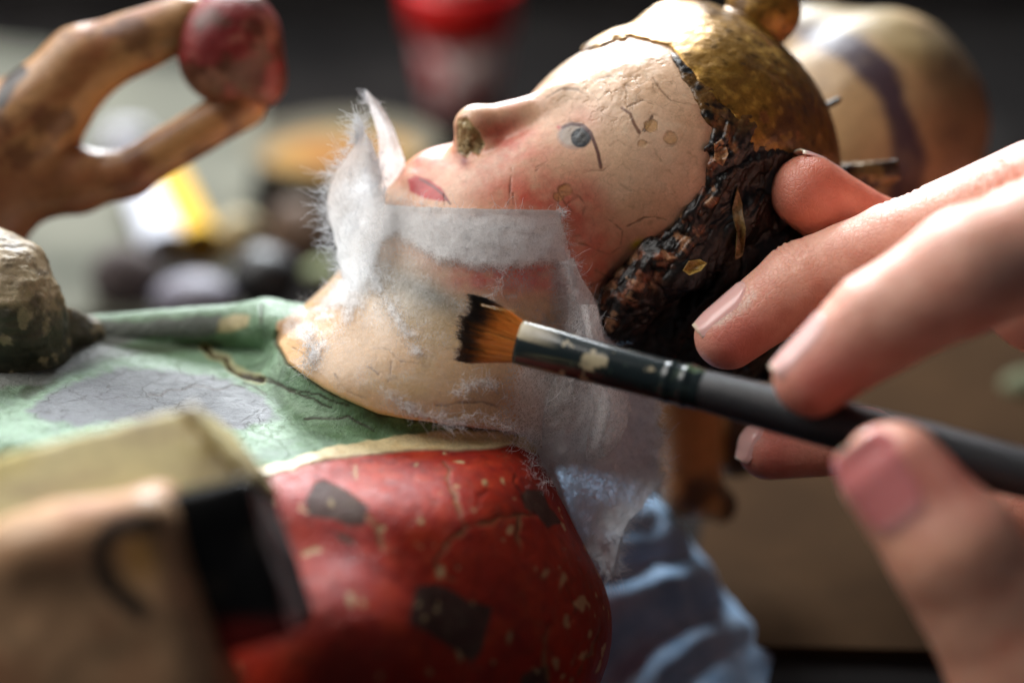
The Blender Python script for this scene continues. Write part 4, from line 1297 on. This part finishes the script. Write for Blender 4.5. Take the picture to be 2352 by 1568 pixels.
# ================================================================== THE TISSUE
t = NT('tissue_paper'); a = t.attr('sheet'); sp_ = t.n('ShaderNodeSeparateColor'); t.l(a.outputs['Color'], sp_.inputs[0])
co = t.coord()
def fibre_noise(vec, sc, seed):
    mp = t.n('ShaderNodeMapping'); mp.inputs['Rotation'].default_value = (seed, seed * 1.7, seed * .6); mp.inputs['Scale'].default_value = (1, .16, 1); t.l(vec, mp.inputs[0])
    x = t.n('ShaderNodeTexNoise'); x.inputs['Scale'].default_value = sc; x.inputs['Detail'].default_value = 3; x.inputs['Distortion'].default_value = 1.2
    t.l(mp.outputs[0], x.inputs['Vector'])
    return t.ramp(t.math('ABSOLUTE', t.math('SUBTRACT', x.outputs['Fac'], .5)), [(.0, 1.0), (.05, 0.0)])
f1 = fibre_noise(co, 13, .4); f2 = fibre_noise(co, 15, 2.1); f3 = fibre_noise(co, 12, 3.9)
fb = t.math('MAXIMUM', t.math('MAXIMUM', f1, f2), f3)
cl = t.noise(3.2, 5, .65, .4, co)
op = t.math('ADD', sp_.outputs[0], t.math('MULTIPLY', t.math('SUBTRACT', cl, .5), t.math('MULTIPLY', sp_.outputs[1], 1.2)))
op = t.math('MINIMUM', t.math('MAXIMUM', op, 0.0), 1.0)
op = t.math('MULTIPLY', op, t.math('ADD', t.math('ADD', .12, t.math('MULTIPLY', op, .85)), t.math('MULTIPLY', t.math('SUBTRACT', 1.08, op), t.math('MULTIPLY', fb, 1.5))))
op = t.math('MINIMUM', t.math('MAXIMUM', op, 0.0), .97)
hgt = t.math('ADD', t.math('MULTIPLY', fb, .5), t.math('MULTIPLY', t.noise(22, 4, .7, 0, co), .8))
nb = t.bump(hgt, .3, .02)
df = t.n('ShaderNodeBsdfDiffuse'); df.inputs[0].default_value = (.90, .90, .90, 1); t.l(nb, df.inputs['Normal'])
tr = t.n('ShaderNodeBsdfTranslucent'); tr.inputs[0].default_value = (.92, .92, .92, 1); t.l(nb, tr.inputs['Normal'])
mx = t.n('ShaderNodeMixShader'); mx.inputs[0].default_value = .48; t.l(df.outputs[0], mx.inputs[1]); t.l(tr.outputs[0], mx.inputs[2])
gl_ = t.n('ShaderNodeBsdfGlossy'); gl_.inputs['Roughness'].default_value = .3; gl_.inputs[0].default_value = (1, 1, 1, 1); t.l(nb, gl_.inputs['Normal'])
mg = t.n('ShaderNodeMixShader'); t.l(t.math('MULTIPLY', sp_.outputs[2], .12), mg.inputs[0]); t.l(mx.outputs[0], mg.inputs[1]); t.l(gl_.outputs[0], mg.inputs[2])
tp = t.n('ShaderNodeBsdfTransparent')
ms = t.n('ShaderNodeMixShader'); t.l(op, ms.inputs[0]); t.l(tp.outputs[0], ms.inputs[1]); t.l(mg.outputs[0], ms.inputs[2])
wg = t.n('ShaderNodeBsdfGlossy'); wg.inputs['Roughness'].default_value = .28; t.l(t.bump(t.noise(30, 3, .7, 0, co), .8, .02), wg.inputs['Normal'])
wm = t.n('ShaderNodeMixShader'); t.l(t.math('MULTIPLY', sp_.outputs[2], .06), wm.inputs[0]); t.l(ms.outputs[0], wm.inputs[1]); t.l(wg.outputs[0], wm.inputs[2])
M_TIS = t.done(wm)
M_PAST = M_TIS.copy(); M_PAST.name = 'pasted_tissue'
[n_ for n_ in M_PAST.node_tree.nodes if n_.bl_idname == 'ShaderNodeMixShader' and abs(n_.inputs[0].default_value - .48) < .01 and not n_.inputs[0].is_linked][0].inputs[0].default_value = .08
t = NT('tissue_fibre')
df = t.n('ShaderNodeBsdfDiffuse'); df.inputs[0].default_value = (.85, .86, .88, 1)
tr = t.n('ShaderNodeBsdfTranslucent'); tr.inputs[0].default_value = (.85, .86, .88, 1)
mx = t.n('ShaderNodeMixShader'); mx.inputs[0].default_value = .4; t.l(df.outputs[0], mx.inputs[1]); t.l(tr.outputs[0], mx.inputs[2])
M_FIB = t.done(mx)

def drape(u_, v_, sdf, off, y0=-3.0, y1=7.0):
    y = np.full(len(u_), y0); hit = np.zeros(len(u_), bool)
    for _ in range(70):
        s_ = (1 + y / DIST) / UPC
        P = np.stack([(u_ - 1176) * s_, y, (784 - v_) * s_], 1)
        d = sdf(P) - off
        hit |= d < .01
        y = np.where(hit | (y > y1), y, y + np.clip(d * .8, .004, .4))
    s_ = (1 + y / DIST) / UPC
    return np.stack([(u_ - 1176) * s_, y, (784 - v_) * s_], 1), hit

def keepfaces(V, Q, keep, *arrs):
    Q = Q[keep[Q].all(1)]
    used = np.unique(Q); mp = np.full(len(V), -1); mp[used] = np.arange(len(used))
    return (V[used], mp[Q]) + tuple(x[used] for x in arrs)

body_all = lambda P: np.minimum(headneck(P), torso_s(P))
under = lambda P: smin(headneck(P), torso_s(P) - .0, .25)
tissue = thing('tissue', 'white fibrous tissue paper pasted over the chin and neck and trailing below the brush', 'tissue paper', C(1300, 1300, 0))
# pasted sheet
st_ = 5.0
gu = np.arange(560, 1420, st_); gv = np.arange(466, 1060, st_)
G = np.meshgrid(gu, gv, indexing='ij'); U = G[0].ravel().copy(); Vv = G[1].ravel().copy()
top = np.interp(U, [560, 850, 950, 1100, 1290], [466, 468, 477, 482, 486])
Vv = 466 + (Vv - 466) * (1060 - top) / (1060 - 466) + (top - 466)
P, hit = drape(U, Vv, under, .035)
OUT = [(800, 440), (1283, 440), (1292, 500), (1312, 580), (1335, 650), (1372, 720), (1405, 800), (1410, 1000), (1240, 1030), (1190, 1000), (1060, 985), (1000, 975), (950, 962), (870, 945), (780, 905), (715, 850), (700, 830), (712, 800), (640, 760), (650, 735), (735, 690), (785, 640), (780, 560), (770, 480)]
wob = fbm(P, 3, 601) * 16 + fbm(P, 12, 602) * 9
d = sdpoly(U, Vv, OUT)
dry = sdpoly(U, Vv, [(760, 430), (1300, 430), (1300, 560), (1325, 610), (1245, 606), (1165, 618), (1070, 614), (1010, 600), (950, 568), (915, 545), (880, 560), (862, 610), (835, 660), (800, 700), (740, 700), (770, 620)])
w1_ = fbm(P, 2.2, 611) * 14 + fbm(P, 7, 612) * 8
opa = .90 * ss(20, -20, dry + w1_ * .8)
opa = np.maximum(opa, .70 * ss(60, -12, sdpoly(U, Vv, [(1290, 560), (1345, 640), (1400, 790), (1410, 1000), (1350, 1000), (1330, 840), (1300, 700)]) + w1_))
opa = np.maximum(opa, .62 * ss(90, -20, np.minimum(60, sdpoly(U, Vv, [(1190, 860), (1260, 790), (1420, 760), (1420, 1020), (1240, 1020), (1150, 960)])) + w1_ * 1.6) * ss(1100, 1230, U))
w1_ = w1_ * .6 + fbm(P, 14, 616, 3) * 10
for pts, w, s in (([(858, 490), (850, 500)], 20, .5), ([(850, 510), (838, 580), (822, 650), (800, 700)], 30, .85), ([(852, 600), (866, 660), (905, 720), (940, 775), (955, 800)], 16, .75), ([(870, 620), (900, 650), (915, 700)], 10, .5), ([(700, 760), (725, 790), (715, 820)], 30, .85), ([(740, 715), (760, 700), (790, 660)], 26, .75),
                  ([(1045, 905), (1085, 880), (1140, 880), (1160, 910)], 11, .6), ([(880, 895), (930, 935), (1000, 965), (1060, 975)], 10, .65), ([(1150, 650), (1140, 675), (1118, 680)], 9, .45), ([(1055, 910), (1060, 890)], 6, .5),
                  ([(1120, 690), (1180, 680)], 7, .35), ([(980, 640), (960, 620)], 7, .3), ([(820, 650), (800, 700), (790, 740)], 16, .5)):
    opa = np.maximum(opa, s * ss(w * 1.5, w * .1, dpoly(U, Vv, pts) + w1_ * 1.0) * ss(-.55, .25, fbm(P, 6, 613, 4)))
wet = np.clip(1 - opa, 0, 1)
opa = np.maximum(opa, .30 * ss(150, 0, np.hypot((U - 860) * .9, (Vv - 640) * .6)) * ss(-.4, .4, fbm(P, 2.5, 615)))
opa = np.maximum(opa, .10 + .14 * ss(.0, .5, fbm(P, 1.6, 614)) + .16 * ss(760, 640, Vv + (U - 760) * .5) * ss(-.5, .3, fbm(P, 3, 617)))
var = .10 + .25 * opa * (1 - opa) * 2
sheet = np.stack([opa, var, .5 * wet], 1)
keep = hit & (d + np.where(Vv > top + 8, wob * .6, 0) < 0) & (opa > .06)
N_ = None
lift = .04 * ss(14, 0, Vv - top) + .02 * ss(9, -9, dry) * (1 + fbm(P, 1.6, 603)) + .012 * fbm(P, 4, 604) * ss(9, -9, dry)
P = P + np.array([-.2, -1, .25]) * lift[:, None]
Vt, Qt, sh = keepfaces(P, quadgrid(len(gu), len(gv)), keep, sheet)
mesh_obj('pasted_sheet', Vt, Qt, M_PAST, tissue, uvs=sh)
pasted = (Vt, sh)

def net(rows, n=80, m=80):
    """smooth sheet through rows of control points (u, v, y)"""
    A = np.array([[C(*p) for p in r] for r in rows])
    def up(X, k):
        nn = X.shape[0]; t_ = np.linspace(0, nn - 1, k); i = np.clip(np.floor(t_).astype(int), 0, nn - 2); f = (t_ - i).reshape(-1, *([1] * (X.ndim - 1)))
        p = lambda q: X[np.clip(q, 0, nn - 1)]
        a, b, c, d = p(i - 1), p(i), p(i + 1), p(i + 2)
        return .5 * ((2 * b) + (c - a) * f + (2 * a - 5 * b + 4 * c - d) * f * f + (3 * b - a - 3 * c + d) * f ** 3)
    A = up(A, n); A = up(A.transpose(1, 0, 2), m).transpose(1, 0, 2)
    return A.reshape(-1, 3), quadgrid(n, m)

def free_sheet(name, rows, n, m, opac, var, wr=.03, seed=0, ragged=.3, kind=None):
    V, Q = net(rows, n, m)
    N = vnormals(V, Q)
    s_, q_ = np.meshgrid(np.linspace(0, 1, n), np.linspace(0, 1, m), indexing='ij'); s_ = s_.ravel(); q_ = q_.ravel()
    V = V + N * (wr * fbm(V, 1.1, seed) + wr * .35 * fbm(V, 4, seed + 1, 3))[:, None]
    e = np.minimum(q_, 1 - q_) * 2
    e2 = np.minimum(e, (1 - s_) * 3)
    rag = fbm(V, 4, seed + 2, 4)
    op_ = opac(s_, q_, V) * ss(-.02, ragged, e2 + rag * ragged * .9)
    sh = np.stack([op_, np.full(len(V), var) , np.full(len(V), .05)], 1)
    mesh_obj(name, V, Q, M_TIS, tissue, uvs=sh)
    return V, N, s_, q_, op_

# upright pointed strip behind the chin
B = free_sheet('upright_strip', [[(838, 212, 1.6), (842, 210, 1.6), (846, 212, 1.6)], [(850, 250, 1.6), (862, 245, 1.5), (876, 246, 1.6)], [(864, 300, 1.7), (884, 295, 1.5), (903, 292, 1.6)],
      [(868, 350, 1.7), (895, 345, 1.5), (922, 340, 1.7)], [(866, 400, 1.7), (896, 395, 1.6), (930, 380, 1.9)], [(858, 460, 1.5), (884, 455, 1.5), (908, 430, 1.7)], [(850, 500, 1.3), (868, 500, 1.3), (885, 490, 1.4)]], 90, 40,
      lambda s, q, V: .80 + .12 * fbm(V, 2, 5), .25, .03, 620, .12)
# fuzzy sheet standing off the chin on the left
Cc_ = free_sheet('fuzzy_flap', [[(828, 305, 1.2), (836, 305, 1.1), (846, 312, 1.1), (850, 320, 1.2)], [(800, 350, 1.2), (824, 345, 1.0), (850, 350, 1.0), (868, 360, 1.2)], [(765, 395, 1.4), (800, 392, 1.0), (838, 395, .8), (876, 400, 1.1)],
      [(748, 445, 1.5), (790, 445, 1.1), (822, 450, .9), (885, 455, .8)], [(752, 510, 1.5), (786, 512, 1.0), (822, 515, .8), (880, 520, .5)], [(770, 580, 1.5), (795, 580, 1.1), (830, 585, .6), (885, 590, .2)],
      [(782, 640, 1.6), (800, 645, 1.2), (830, 650, .8), (870, 655, .3)], [(770, 690, 1.6), (800, 700, 1.2), (830, 705, .8), (860, 710, .4)], [(745, 720, 1.6), (780, 735, 1.2), (810, 745, .8), (840, 750, .5)]], 120, 60,
      lambda s, q, V: np.clip((.88 - .66 * ss(.70, 1.0, s + .22 * fbm(V, 2, 8))) * (1 - .5 * ss(.6, 1, q) * ss(.5, .7, s)) + .1 * fbm(V, 2, 6), 0, 1) * (1 - .92 * ss(.55, .95, q + .18 * fbm(V, 2.5, 10)) * ss(.42, .6, s)), .35, .05, 630, .22)
# loose tail hanging right of the red robe
D_ = free_sheet('hanging_tail', [
      [(1276, 600, .35), (1292, 600, .3), (1306, 598, .2), (1318, 595, .15)],
      [(1290, 700, .4), (1320, 695, .2), (1345, 690, .3), (1368, 690, .6)],
      [(1290, 790, .3), (1340, 785, .0), (1375, 780, .5), (1412, 775, 1.1)],
      [(1255, 880, .2), (1330, 875, -.1), (1420, 880, .6), (1510, 885, .9)],
      [(1215, 960, .2), (1320, 970, .0), (1425, 965, .8), (1520, 965, .9)],
      [(1205, 1020, .3), (1310, 1035, .1), (1425, 1040, .8), (1533, 1045, 1.0)],
      [(1238, 1090, .4), (1320, 1100, .3), (1430, 1110, .9), (1524, 1095, 1.2)],
      [(1272, 1160, .5), (1330, 1170, .4), (1420, 1170, .9), (1488, 1150, 1.2)],
      [(1310, 1235, .6), (1352, 1230, .5), (1400, 1225, .9), (1442, 1205, 1.1)],
      [(1362, 1285, .7), (1385, 1285, .7), (1405, 1275, .9), (1420, 1262, 1.0)],
      [(1396, 1325, .8), (1400, 1328, .8), (1404, 1328, .9), (1408, 1322, .9)]], 200, 110,
      lambda s, q, V: (1 - (1 - ss(.0, .6, q + .1 * fbm(V, 2, 12))) * ss(.5, .3, s)) * np.clip(.88 + .18 * fbm(V, .8, 7) + .25 * np.exp(-((q - .55 - .1 * np.sin(s * 6)) / .10) ** 2) * (s < .62), .1, .9), .55, .12, 640, .16)
# a crumpled fold of the same tissue under the ferrule
E_ = free_sheet('inner_fold', [
      [(1330, 700, .0), (1350, 698, -.1), (1362, 700, .1), (1372, 702, .3)], [(1345, 790, .0), (1362, 785, -.3), (1378, 790, -.1), (1400, 795, .2)], [(1350, 870, .1), (1385, 865, -.4), (1405, 870, -.1), (1440, 875, .2)],
      [(1360, 940, .2), (1400, 940, -.3), (1425, 945, .0), (1450, 945, .3)], [(1340, 1000, .3), (1380, 1010, -.1), (1410, 1010, .1), (1430, 1000, .4)], [(1330, 1050, .3), (1350, 1060, .2), (1380, 1060, .2), (1400, 1050, .4)]], 90, 50,
      lambda s, q, V: .55 + .3 * fbm(V, 2, 9), .5, .08, 650, .25)

# ---- loose fibres
FP = []; FR = []
def fibres(starts, dirs, lens, rad=.0038, curl=.5, k=8, seed=0):
    r = np.random.default_rng(seed); n = len(starts)
    P = np.zeros((n, k, 3)); P[:, 0] = starts
    d = dirs / (np.linalg.norm(dirs, axis=1, keepdims=True) + 1e-9)
    turn = r.normal(0, curl, (n, 3))
    for i in range(1, k):
        turn = turn * .8 + r.normal(0, curl * .5, (n, 3))
        d = d + turn * .35; d /= np.linalg.norm(d, axis=1, keepdims=True) + 1e-9
        P[:, i] = P[:, i - 1] + d * (lens / (k - 1))[:, None]
    FP.append(P); FR.append(np.tile(np.linspace(rad, rad * .45, k), (n, 1)) * r.uniform(.6, 1.3, (n, 1)))
rf = np.random.default_rng(21)
def edge_pts(pts, n, y, jit=6):
    pts = np.array(pts, float); seg = np.r_[0, np.cumsum(np.hypot(*np.diff(pts, axis=0).T))]
    t_ = rf.uniform(0, seg[-1], n)
    uu = np.interp(t_, seg, pts[:, 0]) + rf.normal(0, jit, n); vv = np.interp(t_, seg, pts[:, 1]) + rf.normal(0, jit, n)
    yy = np.interp(t_, seg, np.linspace(0, 1, len(seg)) * 0 + 1) * 0 + (y if np.isscalar(y) else np.interp(t_, seg, y))
    return np.stack([C(a, b, c) for a, b, c in zip(uu, vv, yy + rf.normal(0, .05, n))])
def spread(n, base, sd):
    return np.array(base, float) + rf.normal(0, sd, (n, 3))
# left fuzzy edge
n = 480; S = edge_pts([(830, 310), (800, 350), (765, 395), (748, 445), (752, 510), (770, 580), (784, 640)], n, [1.15, 1.2, 1.4, 1.5, 1.5, 1.5, 1.6], 7)
fibres(S, spread(n, (-1, -.1, .35), .5), rf.exponential(.17, n).clip(.05, .6), seed=1)
n = 160; S = edge_pts([(818, 330), (832, 300), (822, 275)], n, 1.15, 6); fibres(S, spread(n, (-.4, 0, 1), .5), rf.uniform(.15, .5, n), curl=.7, seed=2)
n = 40; S = edge_pts([(846, 240), (842, 214)], n, 1.6, 3); fibres(S, spread(n, (-.8, 0, .6), .5), rf.uniform(.08, .25, n), seed=3)
n = 120; S = edge_pts([(848, 340), (872, 420), (885, 450)], n, 1.1, 8); fibres(S, spread(n, (.6, -.3, .8), .6), rf.uniform(.1, .3, n), curl=.8, seed=4)
# top edge of the dry band
def on_sheet(pts, n, jit, off=.06):
    pts = np.array(pts, float); seg = np.r_[0, np.cumsum(np.hypot(*np.diff(pts, axis=0).T))]; t_ = rf.uniform(0, seg[-1], n)
    uu = np.interp(t_, seg, pts[:, 0]) + rf.normal(0, jit, n); vv = np.interp(t_, seg, pts[:, 1]) + rf.normal(0, jit, n)
    P, h = drape(uu, vv, under, off); return P[h]
for (pts, n, jit, base, sd, l0, l1, sd_) in [
    ([(870, 470), (920, 470), (1000, 476)], 110, 6, (.1, -.3, .7), .7, .08, .3, 10), ([(1000, 476), (1140, 482), (1280, 484)], 18, 3, (.2, -.2, .6), .7, .08, .3, 11),
    ([(1284, 486), (1292, 500)], 60, 5, (1, -.2, .3), .5, .08, .2, 12), ([(1292, 510), (1335, 645), (1380, 740)], 160, 5, (1, -.1, 0), .6, .04, .14, 13),
    ([(700, 760), (722, 790), (712, 830), (700, 850)], 260, 12, (-.1, -.6, -.5), .7, .1, .34, 14), ([(660, 730), (740, 700)], 120, 12, (-.2, -.4, .4), .8, .1, .25, 15),
    ([(740, 700), (780, 650)], 120, 12, (-.5, -.3, .5), .8, .1, .25, 16), ([(880, 890), (940, 940), (1010, 965), (1060, 978)], 200, 7, (.8, -.2, -.5), .4, .1, .4, 17),
    ([(1045, 905), (1085, 880), (1140, 880)], 120, 10, (.3, -.4, .2), .8, .1, .3, 18), ([(850, 600), (880, 680), (950, 790)], 160, 16, (.3, -.3, -.7), .6, .08, .3, 19),
    ([(1190, 990), (1230, 1020), (1260, 1100)], 330, 16, (.1, -.5, -.5), .8, .12, .4, 20), ([(1120, 680), (1150, 650), (1150, 620)], 50, 8, (.1, -.3, -.6), .7, .05, .2, 22),
    ([(1060, 960), (1180, 985)], 120, 8, (.6, -.3, -.2), .7, .1, .35, 23)]:
    S = on_sheet(pts, n, jit); m_ = len(S)
    fibres(S, spread(m_, base, sd), rf.uniform(l0, l1, m_), rad=.003, curl=.6, seed=sd_)
# tail edges and lint lying over the sheets
def sheet_fib(sheet, cond, n, l0, l1, seed, base=None, lie=True, rad=.003):
    V, N, s_, q_, op_ = sheet
    idx = np.where(cond(s_, q_) & (op_ > .12))[0]; idx = rf.choice(idx, n)
    d = rf.normal(0, 1, (n, 3))
    if lie: d -= N[idx] * (d * N[idx]).sum(1, keepdims=True)
    if base is not None: d = d * .6 + np.array(base)
    sg = np.where(N[idx, 1] < 0, 1, -1)[:, None]
    fibres(V[idx] + N[idx] * sg * .015, d, rf.uniform(l0, l1, n), rad=rad, curl=.35, seed=seed)
sheet_fib(D_, lambda s, q: (q > .93) & (s > .25), 420, .06, .22, 31, (1, 0, -.2), False)
sheet_fib(D_, lambda s, q: (s > .72) & ((q < .1) | (q > .9)), 300, .08, .3, 32, (0, 0, -.5), False)
sheet_fib(D_, lambda s, q: s > .1, 1500, .15, .5, 33)
sheet_fib(D_, lambda s, q: (np.abs(q - .55) < .2) & (s < .65), 500, .15, .5, 34)
sheet_fib(Cc_, lambda s, q: s > 0, 350, .12, .45, 35)
sheet_fib(E_, lambda s, q: s > .05, 700, .12, .4, 36)
sheet_fib(B, lambda s, q: s > 0, 120, .1, .3, 37)
P_, sh = pasted
idx = np.where(sh[:, 0] > .45)[0]; idx = rf.choice(idx, 1500); d = rf.normal(0, 1, (1500, 3)); d[:, 1] *= .08
fibres(P_[idx] + [0, -.02, .0], d, rf.uniform(.1, .35, 1500), rad=.0022, curl=.4, seed=40)
Vf, Ff = [], []; off = 0
for P, R in zip(FP, FR):
    V, F = tubes(P, R); Vf.append(V); Ff.append(F + off); off += len(V)
mesh_obj('fibres', np.concatenate(Vf), np.concatenate(Ff), M_FIB, tissue, kind='stuff')
